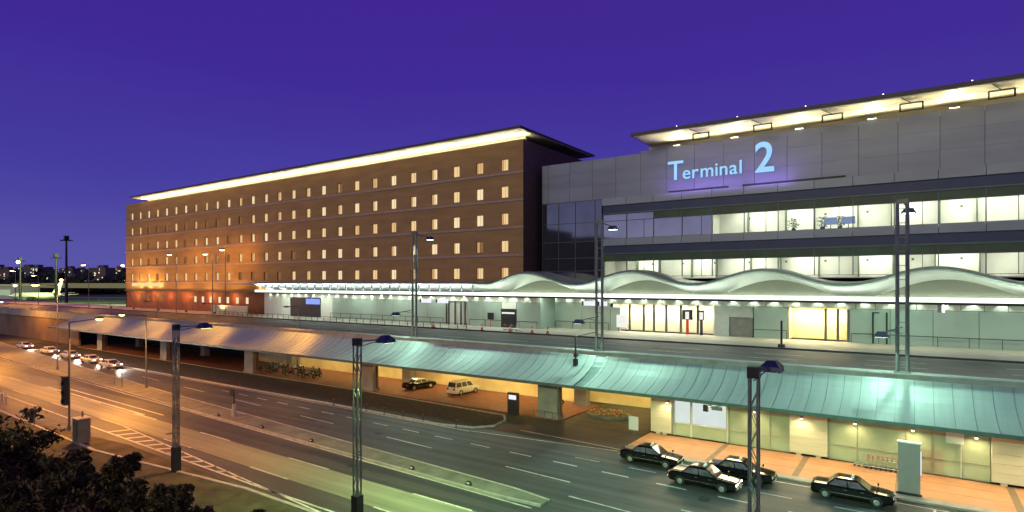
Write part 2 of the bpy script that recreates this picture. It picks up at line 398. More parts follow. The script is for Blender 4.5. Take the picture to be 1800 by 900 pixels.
# planted island between the road and the red paving
isl = [(-160, 47.0), (-60, 47.0), (-41, 46.7), (-37.5, 47.6), (-36.2, 49.4), (-36.6, 51.8), (-38, 53.6), (-60, 54.6), (-160, 54.9)]
im = MB(); im.poly(isl, -.02, .12); island = structure('planting_bed', im, M['cover'])
k = MB()
ins = [(x, y) for x, y in isl]
for (p, q_) in zip(isl, isl[1:]):
    d = Vector((q_[0]-p[0], q_[1]-p[1])); nrm = Vector((d.y, -d.x)).normalized()*.22
    k.poly([p, q_, (q_[0]+nrm.x, q_[1]+nrm.y), (p[0]+nrm.x, p[1]+nrm.y)], -.02, .17)
k.build('kerb', M['kerb'], island)
# red paving under the deck, driveway, sidewalk
a = MB(); a.box(-160, 55.15, -.02, -35.1, 64.79, .13); a.box(-35.1, 55.15, -.02, -31.5, 64.79, .13); structure('red_paving', a, M['redpave'])
a = MB(); a.poly([(-36, 48.2), (-22, 48.6), (-22, 67), (-31.5, 67), (-31.5, 56), (-33, 53), (-36, 52.2)], -.02, .004); structure('driveway', a, M['asphalt_dark'])
brick = mat('sidewalk_tile', (.40,.20,.10), .55, var=.12, scale=.8, bump=.1)
a = MB(); a.poly([(-21.6, 49.7), (-20.4, 49.4), (X1, 49.4), (X1, 55.7), (-21.6, 55.7)], -.02, .15); walk = structure('sidewalk', a, brick)
a = MB()
a.poly([(-21.9, 50.4), (-21.5, 49.3), (-20.4, 48.5), (X1, 48.5), (X1, 49.396), (-20.4, 49.396), (-21.604, 49.7)], -.02, .154); a.build('kerb', M['kerb'], walk)
a = MB()
for i in range(-2, 8):
    x = -7.8+i*6.65
    if x > -21: a.box(x, 49.42, .10, x+.45, 55.68, .155)
for y in (51.5, 53.6): a.box(-21.5, y, .10, X1, y+.07, .1535)
a.build('paving_band', mat('dark_tile', (.16,.11,.07), .6), walk)
a = MB(); a.box(-20.3, 47.95, -.02, X1, 48.496, .014); structure('kerb_shade', a, M['trim'])  # dark strip painted for the shade of the kerb face
# verge path band beside the near road
a = MB(); slab(a, [(x, verge_edge(x)-.3 if x > -60 else verge_edge(x)-2.8) for x in nx], [(x, verge_edge(x)-.004 if x > -60 else verge_edge(x)-2.504) for x in nx], -.02, .14); structure('verge_kerb', a, M['kerb'])
vg = mat('verge_grass', (.055,.055,.025), .95, var=.5, scale=.6, bump=.7, bscale=6)
a = MB(); strip(a, [(x, -20) for x in nx], [(x, verge_edge(x)-.31 if x > -60 else verge_edge(x)-2.81) for x in nx], .08); structure('verge', a, vg)

# elevated road
dk = MB(); dk.box(-420, 57.4, 6.1, X1, 76.4, 7.0); deck = structure('elevated_road', dk, M['deck_asphalt'])
a = MB(); a.box(-420, 56.5, 6.0, X1, 57.39, 7.62); a.box(-420, 56.35, 7.62, X1, 57.5, 7.72); a.build('parapet', M['concrete'], deck)
a = MB()
line(a, -400, 50, lambda x: 58.6, .16, z=7.008); line(a, -400, 50, lambda x: 66.5, .16, 5, 6, z=7.008); line(a, -400, 50, lambda x: 70.8, .16, 5, 6, z=7.008); line(a, -400, 50, lambda x: 75.6, .16, z=7.008)
a.build('lane_marking', M['paint'], deck)
a = MB(); a.box(-420, 76.6, 6.1, X1, 89.0, 7.16); prom = structure('promenade', a, M['prom'])
a = MB(); a.box(-420, 76.402, 6.1, X1, 76.596, 7.2); a.build('kerb', M['dkmetal'], prom)
# wall that carries the elevated road beyond the open bays
a = MB(); a.box(-420, 57.0, -.02, -165, 57.4, 6.0); tag(a.build('retaining_wall', mat('brown_concrete', (.20,.13,.08), .8, var=.35, scale=.15)), 'long concrete retaining wall below the elevated road at far left', 'wall')

# airfield
a = MB(); a.poly([(-3000, 95), (-260, 95), (-260, 1500), (-3000, 1500)], -.02, .02); air = structure('airfield', a, M['grass'])
a = MB()
for y0, dd, w in ((0, 360, 26), (0, 560, 40)):
    c0 = Vector((-1.206, .384))*dd; 
    a.poly([(c0.x-400, c0.y-150-w/2), (c0.x+400, c0.y+230-w/2), (c0.x+400, c0.y+230+w/2), (c0.x-400, c0.y-150+w/2)], .0, .03)
a.build('taxiway', M['apron'], air)

# ================================================================ HOTEL
HY = 85.0
hotel = thing('hotel_building', 'long brown brick hotel with rows of small lit windows', 'hotel', (-132, HY, 7))
HX0, HX1 = -208.7, -56.0
cols = [-60.0 - 5.56*i for i in range(27)]
rows = [34.9, 30.1, 25.3, 20.45, 15.65]
xs = [HX0]
for c in reversed(cols): xs += [c-.82, c+.82]
xs.append(HX1)
zs = [12.6]
for r in reversed(rows): zs += [r, r+2.05]
zs.append(40.0)
w = MB()
for i in range(len(xs)-1):
    for j in range(len(zs)-1):
        x0, x1, z0, z1 = xs[i], xs[i+1], zs[j], zs[j+1]
        if i % 2 == 1 and j % 2 == 1:
            d = HY+.42
            w.quad((x0,HY,z0),(x0,d,z0),(x0,d,z1),(x0,HY,z1)); w.quad((x1,HY,z0),(x1,HY,z1),(x1,d,z1),(x1,d,z0))
            w.quad((x0,HY,z0),(x1,HY,z0),(x1,d,z0),(x0,d,z0)); w.quad((x0,HY,z1),(x0,d,z1),(x1,d,z1),(x1,HY,z1))
        else: w.quad((x0,HY,z0),(x1,HY,z0),(x1,HY,z1),(x0,HY,z1))
w.build('wall', M['brick'], hotel)
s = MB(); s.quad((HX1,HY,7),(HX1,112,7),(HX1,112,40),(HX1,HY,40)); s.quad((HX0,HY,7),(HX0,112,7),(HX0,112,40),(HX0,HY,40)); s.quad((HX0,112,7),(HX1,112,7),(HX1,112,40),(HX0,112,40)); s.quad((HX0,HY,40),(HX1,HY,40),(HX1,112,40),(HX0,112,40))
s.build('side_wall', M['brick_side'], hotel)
b = MB(); b.box(HX0+.1, HY+.15, 7, HX1-3, HY+.5, 12.58); b.build('base_wall', M['redbase'], hotel)
b = MB(); b.box(HX0-.1, HY-.5, 12.35, -120, HY+.1, 12.75); b.build('base_ledge', M['roof'], hotel)
for z in (34.35, 29.55, 24.75, 19.9, 15.1):
    b = MB(); b.box(HX0-.08, HY-.16, z-.22, HX1+.08, HY-.004, z+.16); b.build('string_course', M['course'], hotel)
extra = MB(); ef = MB(); nwin = 0
cells = [(c, r) for r in rows for c in cols]
cells.sort(key=lambda t: -t[0])
for n, (c, r) in enumerate(cells):
    y = HY+.36
    m = random.choices(win_mats, (6, 6, 2, .7 if c > -130 or r > 26 else 6))[0]
    if n < 100:
        fr = MB()
        for x in (c-.82, c+.77): fr.box(x, y-.05, r, x+.05, y+.03, r+2.05)
        fr.box(c-.77, y-.05, r, c+.77, y+.03, r+.07); fr.box(c-.77, y-.05, r+1.98, c+.77, y+.03, r+2.05)
        fr.box(c-.015, y-.03, r+.07, c+.015, y+.03, r+1.98)
        f = fr.build('window', M['frame'], hotel)
        p = MB()
        k = random.random()
        p.quad((c-.77, y, r+.07), (c+.77, y, r+.07), (c+.77, y, r+1.98), (c-.77, y, r+1.98)); p.build('pane', m, f)
        if k < .35:   # curtain drawn part of the way
            q2 = MB(); q2.box(c-.76, y+.01-.05, r+.08, c-.76+random.uniform(.3,.6), y-.012, r+1.97); q2.build('curtain', emit('curtain', (.85,.5,.22), .75, False) if 'curtain' not in bpy.data.materials else bpy.data.materials['curtain'], f)
    else: extra.quad((c-.8, y, r), (c+.8, y, r), (c+.8, y, r+2.05), (c-.8, y, r+2.05), random.choice((0,0,1,2,3)))
tag(extra.build('window', win_mats, hotel), kind='stuff')
# small lit windows of the base
for i, x in enumerate([-166, -162, -158, -153.5, -149.5, -145, -140.5]):
    b = MB(); b.box(x-.55, HY+.10, 9.6, x+.55, HY+.146, 11.2); b.build('window', win_mats[1], hotel)
for i, x in enumerate([-203, -198.5, -194, -189.5, -185]):
    b = MB(); b.box(x-.6, HY+.10, 9.4, x+.6, HY+.146, 11.4); b.build('window', win_mats[3], hotel)
b = MB(); b.box(-200, 87.6, 40, HX1-1.2, 88, 41.15); b.build('clerestory', M['soffit'], hotel)
b = MB(); b.box(-200, 82.6, 41.16, HX1+.9, 110, 41.28); b.build('soffit', M['soffit'], hotel)
b = MB(); b.box(-200.2, 82.4, 41.282, HX1+1.1, 110.5, 41.62); b.box(HX1-10, 97, 41.62, HX1-.5, 104, 42.4); b.build('roof', M['roof'], hotel)
for i in range(9):
    x = -64-i*16
    lamp('AREA', (x, 85.9, 40.15), 900, (1,.90,.62), hotel, target=(x, 85.6, 45), size=15.6, sizey=.3)
    a = MB(); a.box(x-7.6, 85.75, 40.0, x+7.6, 86.05, 40.12); a.build('uplight', M['lamp_warm'] if False else M['soffit'], hotel)
# warm wash on the hotel foot
for x, p in ((-198, 2600), (-192, 3600), (-186, 1800), (-128, 4200), (-134, 3000), (-122, 2400)):
    lamp('SPOT', (x, HY-2.2, 13.1), p, (1,.50,.10), hotel, target=(x, HY, 16.5), angle=120, blend=.9, size=.2)
for x in (-200, -190, -180, -170, -158, -146): lamp('POINT', (x, HY-1.5, 11.4), 380, (1,.38,.10), hotel, size=.3)
a = MB(); a.box(-204, HY-.25, 13.9, -184, HY-.02, 15.0); a.build('light_box', emit('hotel_light_box', (1,.75,.30), 1.1), hotel)

# ================================================================ TERMINAL
TY = 89.0; TX1 = 42.0
term = thing('terminal_building', 'grey panelled airport terminal with lit ribbon windows and sign', 'terminal', (0, TY, 7))
# upper panels
pn = MB(); seams = [-1.7+4.3*i for i in range(-13, 11)]
seams = [x for x in seams if -54 < x < TX1]
edges = [-54.6] + seams + [TX1]
for x0, x1 in zip(edges, edges[1:]):
    top = 35.7 if x1 < -35 else 36.05
    for z0, z1 in ((28.95, 31.3), (31.3, 33.7), (33.7, top)):
        pn.box(x0+.024, TY-.04, z0+.008, x1-.024, TY+.13, z1-.008)
pn.box(-54.6, TY+.0, 28.95, -54.4, TY+12, 35.7)
pn.build('panel_wall', M['panel'], term)
for z0, z1, nm in ((27.75, 28.93, 'upper_band'), (21.1, 22.2, 'middle_band')):
    pb = MB(); bx = [-42.8] + [-2.1+4.55*i for i in range(-8, 10)] + [TX1]
    for x0, x1 in zip(bx, bx[1:]): pb.box(x0+.03, TY-.35, z0, x1-.03, TY+.12, z1)
    pb.build('metal_band', M['panel_lo'], term)
for z0, z1 in ((26.45, 27.74), (19.85, 21.09)):
    pb = MB(); pb.box(-42.7, TY-.05, z0, TX1, TY+.13, z1); pb.build('dark_band', M['darkband'], term)
    pb = MB(); pb.box(-42.7, TY-.22, z0-.16, TX1, TY+.13, z0-.003); pb.build('sill_rail', M['green_metal'], term)
b = MB(); b.box(-31.5, TY-.28, 29.0, -22.5, TY-.045, 29.22); b.box(-20.5, TY-.28, 29.0, -7.5, TY-.045, 29.22); b.build('sign_ledge', M['dkmetal'], term)
# curtain wall at the left end
cg = MB(); cg.quad((-54.5,TY,13),(-42.9,TY,13),(-42.9,TY,28.9),(-54.5,TY,28.9)); cg.build('curtain_wall', mat('curtain_glass', (.17,.19,.21), .05, .8, var=.15, scale=.3), term)
cf = MB()
for x in (-54.5, -51.2, -47.9, -44.2, -42.95): cf.box(x-.05, TY-.08, 13, x+.05, TY-.005, 28.95)
for z in (14.6, 17.0, 19.2, 22.0, 25.2, 28.9): cf.box(-54.45, TY-.06, z-.05, -42.9, TY-.006, z+.05)
cf.build('mullion', M['frame'], term)
# ribbon windows
bays = [-42.7, -38.5] + [-2.1+4.55*i for i in range(-7, 10)] + [TX1]
for fl, (z0, z1, zt) in enumerate(((16.0, 19.7, 18.55), (22.2, 26.3, 25.15))):
    for i, (x0, x1) in enumerate(zip(bays, bays[1:])):
        wf = MB()
        wf.box(x0-.06, TY-.1, z0, x0+.06, TY+.1, z1)
        wf.box(x0+.06, TY-.06, z1-.1, x1-.06, TY+.1, z1); wf.box(x0+.06, TY-.06, z0, x1-.06, TY+.1, z0+.08)
        wf.box(x0+.06, TY-.05, zt-.05, x1-.06, TY+.08, zt+.05)
        if i % 2 == 1: wf.box(x0+2.9, TY-.04, z0+.08, x0+2.98, TY+.06, zt-.05)
        f = wf.build('ribbon_window', M['frame'], term)
        dark = fl == 1 and x1 < -23
        p = MB(); p.quad((x0+.06,TY,z0+.08),(x1-.06,TY,z0+.08),(x1-.06,TY,zt-.05),(x0+.06,TY,zt-.05))
        p.build('pane', M['mirror_glass'] if dark else M['clear'], f)
        p = MB(); p.quad((x0+.06,TY,zt+.05),(x1-.06,TY,zt+.05),(x1-.06,TY,z1-.1),(x0+.06,TY,z1-.1))
        p.build('transom', M['mirror_glass'] if (fl == 1 and x1 < -30) else M['transom'], f)
    # the room behind
    rm = MB(); rx0 = -42.5 if fl == 0 else -25
    rm.box(rx0, 93.5, z0-.3, TX1-.4, 93.7, z1+.2)
    rm.box(rx0, TY+.3, z0-.35, TX1-.4, 93.5, z0-.2)
    rm.box(rx0-.2, TY+.3, z0-.3, rx0, 93.5, z1+.2)
    rm.box(rx0, TY+.15, z1+.1, TX1-.4, 93.5, z1+.2)
    rm.build('room', M['room_wall'], term)
    pt = MB()
    for i in range(14):
        x = -40+i*4.55+1.3+random.uniform(-.5,.5)
        if x > rx0+1: pt.box(x, 92.6, z0-.2, x+.14, 93.48, z1-.6)
    for i in range(9):
        x = -36+i*5.1
        if x > rx0+1: pt.box(x, 93.42, z1-1.75, x+.28, 93.49, z1-1.45)
    pt.build('partition', M['room_dark'], term)
    nl = 10
    for i in range(nl):
        x = rx0+2+(TX1-3-rx0)*(i+.5)/nl
        if x < 24:
            lamp('AREA', (x, 91.6, z1-.15), 330, (.97,1,.80), term, target=(x, 91.9, 0), size=5, sizey=.5)
            a = MB(); a.box(x-2.3, 91.4, z1-.12, x+2.3, 91.8, z1-.04); a.build('ceiling_light', M['lamp_white'], term)
# roof with its lit soffit
b = MB(); b.box(-35.6, 91.4, 36.0, TX1, 91.7, 37.2); b.build('clerestory', M['soffit'], term)
b = MB(); b.poly([(-35.3, 84), (TX1, 84), (TX1, 110), (-35.3, 110)], 37.2, 37.32)
for x in [-30+8.55*i for i in range(9)]: pass
b.build('soffit', M['soffit'], term)
b = MB(); b.box(-35.6, 83.75, 37.322, TX1, 110, 37.75); b.build('roof', M['roof'], term)
for i in range(-1, 9):
    x = -25.8+8.5*i
    if x < -34 or x > 40: continue
    br = MB()
    for dx in (-1.15, 1.15): br.box(x+dx-.09, 86.4, 36.0, x+dx+.09, 86.6, 36.95)
    br.box(x-1.15, 86.4, 36.86, x+1.15, 86.6, 37.0)
    br.tube((x, 86.5, 36.95), (x-1.0, 84.3, 37.18), .06); br.box(x-1.15, 86.4, 36.0, x+1.15, 86.6, 36.12)
    br.build('roof_bracket', M['roof'], term)
for i in range(-1, 9):
    x = -30+8.5*i
    if x < -35 or x > 34: continue
    lamp('AREA', (x, 88.6, 36.1), 260, (1,.92,.60), term, target=(x, 87.6, 38), size=1.6, sizey=.4)
    lamp('AREA', (x+4.2, 89.2, 36.12), 130, (1,.90,.55), term, target=(x+4.2, 88.6, 38), size=6, sizey=.3)
    lamp('AREA', (x, 85.6, 36.2), 60, (1,.90,.55), term, target=(x, 85.4, 38), size=7, sizey=.3)
    a = MB(); a.box(x-.5, 87.9, 36.06, x+.5, 88.4, 36.14); a.build('floodlight', M['roof'], term)
    a = MB(); a.ball((x+1.4, 84.1, 37.84), .08); a.build('roof_beacon', M['lamp_white'], term)
# deck-level wall: the left half stands in front of the hotel foot, the right half under the terminal
WL, XS = 84.3, -52.0
def px_list(a_, b_, n): return [a_+(b_-a_)*i/n for i in range(n+1)]
def panels(mb, x0, x1, z0, z1, step, y=None):
    y = y or (WL if x1 <= XS else TY)
    n = max(1, round((x1-x0)/step)); e = px_list(x0, x1, n)
    for p, q_ in zip(e, e[1:]): mb.box(p+.03, y-.03, z0, q_-.03, y+.12, z1)
for x0, x1 in ((-106, -73.1), (-67.8, -60.2), (-56.9, XS), (XS, -41.4), (-19.0, -14.5), (-7.0, TX1)):
    gp = MB(); panels(gp, x0, x1, 8.25, 11.55, 4.4); panels(gp, x0, x1, 7.165, 8.23, 4.4)
    gp.build('green_panel', M['glasswall'], term)
gp = MB(); gp.box(XS-.1, WL+.13, 7.165, XS+.02, TY-.04, 12.6); gp.build('return_panel', M['glasswall'], term)
for x0, x1 in ((-131.7, XS), (XS, -41.5), (-41.5, TX1)):
    wb = MB(); panels(wb, x0, x1, 11.6, 12.6, 2.2); wb.build('white_band', M['whiteband'], term)
for x0, x1 in ((-131.7, -121.3), (-110, -106)):
    wp = MB(); panels(wp, x0, x1, 7.165, 11.56, 3); wp.build('white_panel', M['whiteband'], term)
dp = MB(); dp.box(-121.1, WL-.06, 7.165, -110.1, WL+.12, 11.4); dp.build('dark_screen_panel', M['sign_black'], term)
a = MB(); a.box(-115.2, WL-.14, 10.1, -110.3, WL-.065, 11.35); a.build('display_screen', M['screen_blue'], term)
a = MB(); a.box(-60.1, WL-.2, 7.165, -57.0, WL+.12, 10.4); a.build('kiosk_shutter', M['sign_black'], term)
a = MB(); a.box(-60.1, WL-.0, 10.42, -57.0, WL+.12, 11.56); a.build('kiosk_fascia', M['whiteband'], term)
a = MB(); a.box(-59.9, WL-.24, 9.55, -57.2, WL-.204, 9.85); a.build('kiosk_light', M['poster'], term)
a = MB(); a.box(-24.5, TY-.5, 7.165, -22.3, TY+.12, 11.58); a.box(-22.3, TY-.5, 10.0, -19.05, TY+.12, 11.58); a.build('grey_block', M['grey_panel'], term)
a = MB()
for i in range(14): a.box(-22.25, TY-.2-.02*(i%2), 7.17+i*.2, -19.1, TY+.1, 7.17+i*.2+.19)
a.build('roller_shutter', mat('shutter_grey', (.2,.2,.19), .5, .3), term)
def lit_entry(x0, x1, name, posts, wallm, power, col, depth=2.6, TY=TY):
    r = MB(); r.box(x0, TY+depth, 7.16, x1, TY+depth+.1, 11.56); r.box(x0-.1, TY+.31, 7.16, x0, TY+depth, 11.56); r.box(x1, TY+.31, 7.16, x1+.1, TY+depth, 11.56)
    r.box(x0, TY+.0, 11.57, x1, TY+depth, 11.595)
    e = r.build(name, wallm, term)
    for q_ in posts:
        p = MB(); p.box(q_-.16, TY-.06, 7.165, q_+.16, TY+.14, 11.5); p.build('door_post', M['frame'], e)
    n = max(1, round((x1-x0)/4))
    for i in range(n):
        x = x0+(x1-x0)*(i+.5)/n
        lamp('AREA', (x, TY+1.2, 11.5), power, col, term, target=(x, TY+1.5, 0), size=3, sizey=.6)
b = MB(); b.box(-54.5, TY+.14, 28.3, TX1, 120, 35.5); b.box(-54.5, TY+.14, 12.62, -43, 104, 28.3)
b.box(-43, 104, 12.6, TX1, 104.3, 28.3); b.box(TX1-.3, TY+.3, 12.6, TX1, 104, 28.3)
for x0, x1 in ((XS, -41.2), (-24.4, -14.5), (-7.0, TX1)): b.box(x0, TY+.14, 7.1, x1, TY+.3, 12.6)
for x0, x1 in ((-131.7, -73.1), (-67.8, XS)): b.box(x0, WL+.14, 7.1, x1, WL+.3, 12.6)
b.box(-43, TY+3, 7.1, TX1, TY+3.2, 12.6)
b.build('core', M['backing'], term)
lit_entry(-41.0, -24.6, 'entrance_hall', (-38.0, -35.6, -33.9, -31.9, -29.6, -27.0), M['cream'], 520, (1,.97,.72))
lit_entry(-14.4, -7.1, 'lit_doorway', (-9.85, -8.4, -7.2), mat('warm_wall', (.7,.6,.36), .7), 700, (1,.83,.42))
lit_entry(-72.9, -68.0, 'glass_doorway', (-72.4, -70.8, -69.4, -68.4), M['whiteband'], 300, (.95,1,.75), .65, WL)
a = MB(); a.box(-41.3, TY-.15, 7.16, -39.6, TY+.1, 11.0); a.build('side_screen', M['glasswall'], term)
# slim posts in front of the wall
a = MB()
for x in (-4.4, -2.9): a.box(x-.1, TY-.35, 7.16, x+.1, TY-.15, 11.2)
a.box(-4.3, TY-.3, 11.05, -3.7, TY-.2, 11.2); a.build('door_frame', M['dkmetal'], term)
for x0, x1, yy, l in ((-106, -73.3, WL, 'thin dark handrail along the wall left of the glass doors'), (-67, -52.4, WL, 'thin dark handrail between glass doors and wall corner'), (-51.5, -41.5, TY, 'thin dark handrail left of the bright entrance hall'), (-19, -14.6, TY, 'short dark handrail left of the yellow doorway'), (-6.8, TX1, TY, 'long dark handrail right of the yellow doorway')):
    rl = MB(); rl.box(x0, yy-.55, 8.32, x1, yy-.47, 8.40); n = int((x1-x0)/3)
    for i in range(n+1): rl.box(x0+i*(x1-x0)/max(n,1)-.03, yy-.54, 7.16, x0+i*(x1-x0)/max(n,1)+.03, yy-.48, 8.325)
    tag(rl.build('handrail', M['dkmetal']), l, 'handrail', 'handrails along the upper wall')

# illuminated sign
sign = thing('terminal_sign', 'illuminated blue white Terminal 2 lettering on grey panels', 'sign', (-24, TY-.2, 30.85))
def letter(ch, x, size, base, off, xs=1.0):
    cu = bpy.data.curves.new('letter', 'FONT'); cu.body = ch; cu.size = size; cu.extrude = .13; cu.offset = off; cu.resolution_u = 6
    t = bpy.data.objects.new('letter_tmp', cu); COL.objects.link(t)
    dg = bpy.context.evaluated_depsgraph_get(); me = bpy.data.meshes.new_from_object(t.evaluated_get(dg))
    bpy.data.objects.remove(t); bpy.data.curves.remove(cu)
    wd = max(v.co.x for v in me.vertices); mn = min(v.co.x for v in me.vertices)
    for v in me.vertices:
        X, Z, Y = v.co.x, v.co.y, v.co.z
        v.co = (x + (X-mn)*xs + 24, -Y - .12, Z + base - 30.85)
    me.materials.append(M['sign_cyan']); me.materials.append(M['sign_side'])
    me.update()
    for p in me.polygons: p.material_index = 0 if abs(p.normal.y) > .7 else 1
    o = bpy.data.objects.new('letter', me); COL.objects.link(o); o.parent = sign
    return (wd-mn)*xs
x = -31.5; x += letter('T', x, 4.15, 30.85, .03) - .1
for ch in 'erminal': x += letter(ch, x, 2.78, 30.85, .03) + .28
letter('2', -18.75, 6.0, 30.75, .09, .92)
for x, sz, p in ((-26.5, 11, 330), (-17, 6, 200)):
    lamp('AREA', (x, TY-2.4, 29.3), p, (.36,.20,1), sign, target=(x, TY, 33.0), size=sz, sizey=.7)

# wave canopy
wc = thing('wave_canopy', 'long silver canopy with wavy rim over terminal kerbside', 'canopy', (-40, 80, 12.6))
def ease(x): 
    t = min(max((x+64)/7, 0), 1); return t*t*(3-2*t)
def ztop(x): return 15.15 + ease(x)*(.72+.95*math.cos(2*math.pi*(x+52)/18))
def zarch(x): return 13.42 + ease(x)*1.95*max(0, (math.cos(2*math.pi*(x+51)/18)+.72)/1.72)**.85
wx = [-129+68*i/34 for i in range(35)] + [-61+i*.6 for i in range(1, 160)]
wx = [x for x in wx if x <= 34]
rim = MB(); rings = []
for x in wx:
    z = ztop(x); rings.append([(x,79.85,z-.55),(x,79.6,z-.36),(x,79.62,z-.14),(x,79.85,z),(x,80.4,z+.04),(x,80.4,z-.55)])
rim.loft(rings); rim.build('rim', M['rim'], wc, smooth=False)
bd = MB()
for rr in (0,):
    rows_ = []
    for t in range(7):
        u = t/6
        rows_.append([(x, 80.05+3.5*u**1.25, (ztop(x)-.54)*(1-u)+zarch(x)*u) for x in wx])
    bd.loft(rows_, closed=False, caps=False)
bd.build('fascia_sheet', M['silver'], wc, smooth=True)
rt = MB(); rt.loft([[(x, 80.4, ztop(x)-.02) for x in wx], [(x, 84.5, ztop(x)+.12) for x in wx], [(x, 88.98, ztop(x)*.5+7.7) for x in wx]], closed=False, caps=False); rt.build('roof_sheet', M['rim'], wc, smooth=True)
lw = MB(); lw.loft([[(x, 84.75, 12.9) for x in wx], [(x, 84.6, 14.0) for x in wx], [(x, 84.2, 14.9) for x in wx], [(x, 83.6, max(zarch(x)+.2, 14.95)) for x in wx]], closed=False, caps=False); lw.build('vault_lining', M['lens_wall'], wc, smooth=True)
sb = MB(); sb.box(-129, 79.9, 12.78, -56.2, 84.25, 12.9); sb.box(-56.2, 79.9, 12.78, 34, 88.7, 12.9); sb.build('soffit', M['whiteband'], wc)
eb = MB(); eb.box(-129.05, 79.75, 12.55, 34, 79.89, 12.82); eb.build('edge_trim', M['dkmetal'], wc)
ls = MB(); ls.box(-128.5, 79.78, 12.83, 34, 79.89, 13.34); ls.build('light_strip', M['strip'], wc)
x = -127
while x < -63:
    rb = MB(); rb.box(x-.09, 79.98, 13.5, x+.09, 80.2, 14.6); rb.build('rib', M['rim'], wc); x += 2.55
wg = MB(); wg.loft([[(-146, 80.6, 14.6), (-146, 83.5, 14.7), (-146, 83.5, 14.85), (-146, 80.6, 14.75)], [(-129.02, 79.8, 14.5), (-129.02, 86, 14.6), (-129.02, 86, 15.2), (-129.02, 79.8, 15.1)]]); wg.build('wing', M['rim'], wc)
for i in range(20):
    x = -126+i*8.2
    if x < 32:
        lamp('AREA', (x, 79.96, 13.36), 420 if x < -62 else 230, FLUO if x > -62 else (.9,1,1), wc, target=(x, 82.2 if x > -62 else 80.6, 15.3), size=8, sizey=.12)
        if x > -66: lamp('AREA', (x, 84.25, 12.98), 130, FLUO, wc, target=(x, 84.75, 13.6), size=8, sizey=.15)
# kerbside columns of the canopy
for i in range(15):
    x = -120+i*10.5
    if x < 30 and False: pass
# downlights that scallop the wall
i = 0; x = -129.0
while x < 22:
    yw = 84.3 if x < -52 else 89.0
    lamp('SPOT', (x, yw-.42, 12.72), 105, FLUO, wc, target=(x, yw-.25, 7), angle=104, blend=.35, size=.06)
    x += 2.75
# broad light of the canopy on the pavement
for x in [-120+12*i for i in range(13)]:
    yc = 82 if x < -52 else 84
    lamp('AREA', (x, yc, 12.7), 310, FLUO, wc, target=(x, yc, 0), size=8, sizey=1.5)

# ground floor front under the deck
ah = thing('arrivals_frontage', 'cream stone and green glass shopfront under the curved canopy', 'building', (0, 56, .15))
WY = 56.0
b = MB(); b.box(-21.4, WY+.2, .15, X1, WY+.5, 6.0); b.box(-21.4, WY+.5, .15, -21.1, 67, 6.0); b.build('core', M['cream'], ah)
def pier(x0, x1, out=.55):
    p = MB(); n = 6
    for i in range(n): p.box(x0, WY-out, .38+i*.7, x1, WY+.19, .38+i*.7+.685)
    p.box(x0+.5, WY-out+.1, .15, x0+.9, WY+.1, .38); p.box(x1-.9, WY-out+.1, .15, x1-.5, WY+.1, .38)
    p.build('stone_pier', M['cream'], ah)
for x0, x1 in ((-21.45, -19.4), (-8.9, -6.0), (4.7, 8.4), (19.5, 22.5)): pier(x0, x1)
def glaze(x0, x1, ms, m):
    p = MB(); p.box(x0, WY+.04, .2, x1, WY+.12, 4.7); p.build('glazing', m, ah)
    f = MB()
    for q_ in ms: f.box(q_-.05, WY-.04, .18, q_+.05, WY+.036, 4.7)
    f.box(x0, WY-.03, 1.35, x1, WY+.035, 1.42); f.box(x0, WY-.03, .15, x1, WY+.035, .26)
    f.build('mullion', mat('glazing_frame', (.30,.29,.2), .5), ah)
glaze(-14.1, -8.95, (-14.1, -12.0, -10.6), M['greenglass']); glaze(-5.95, 4.65, (-5.9, -3.9, -.5, 1.1, 3.0), M['greenglass']); glaze(8.45, 19.4, (8.6, 11, 13.5, 16), M['greenglass'])
gd = MB(); gd.box(-19.35, WY+.04, .2, -14.15, WY+.12, 4.7); gd.build('shop_window', M['greenglass'], ah)
gd = MB(); gd.box(-19.2, WY-.01, 1.5, -17.75, WY+.035, 4.2); gd.box(-17.5, WY-.01, 1.5, -14.4, WY+.035, 4.2); gd.build('lit_pane', emit('shop_light', (.9,1,.95), .85), ah)
f = MB()
for q_ in (-19.3, -17.62, -14.25): f.box(q_-.06, WY-.05, .18, q_+.06, WY+.036, 4.7)
f.box(-19.3, WY-.05, 1.38, -14.2, WY+.036, 1.48); f.build('door_frame', M['frame_white'], ah)
for i in range(10):
    x = -19.7+3.92*i
    y = WY-.75 if (-8.9 < x < -6 or x < -19 or 4.7 < x < 8.4) else WY-.25
    w = MB(); w.box(x-.1, y-.12, 3.42, x+.1, y+.22, 3.56); wl = w.build('wall_lamp', M['galv'], ah)
    w = MB(); w.ball((x, y-.06, 3.38), .10, .10, .06); w.build('lens', M['lamp_warm'], wl)
    lamp('SPOT', (x, y-.45, 3.6), 330, (1,.78,.42), ah, target=(x, y-.9, 0), angle=150, blend=.8, size=.1)
for x in (-18, -12, -6, 0, 6, 12): lamp('AREA', (x, 52.2, 4.5), 600, (1,.84,.48), ah, target=(x, 49.5, 0), size=4, sizey=1.5)

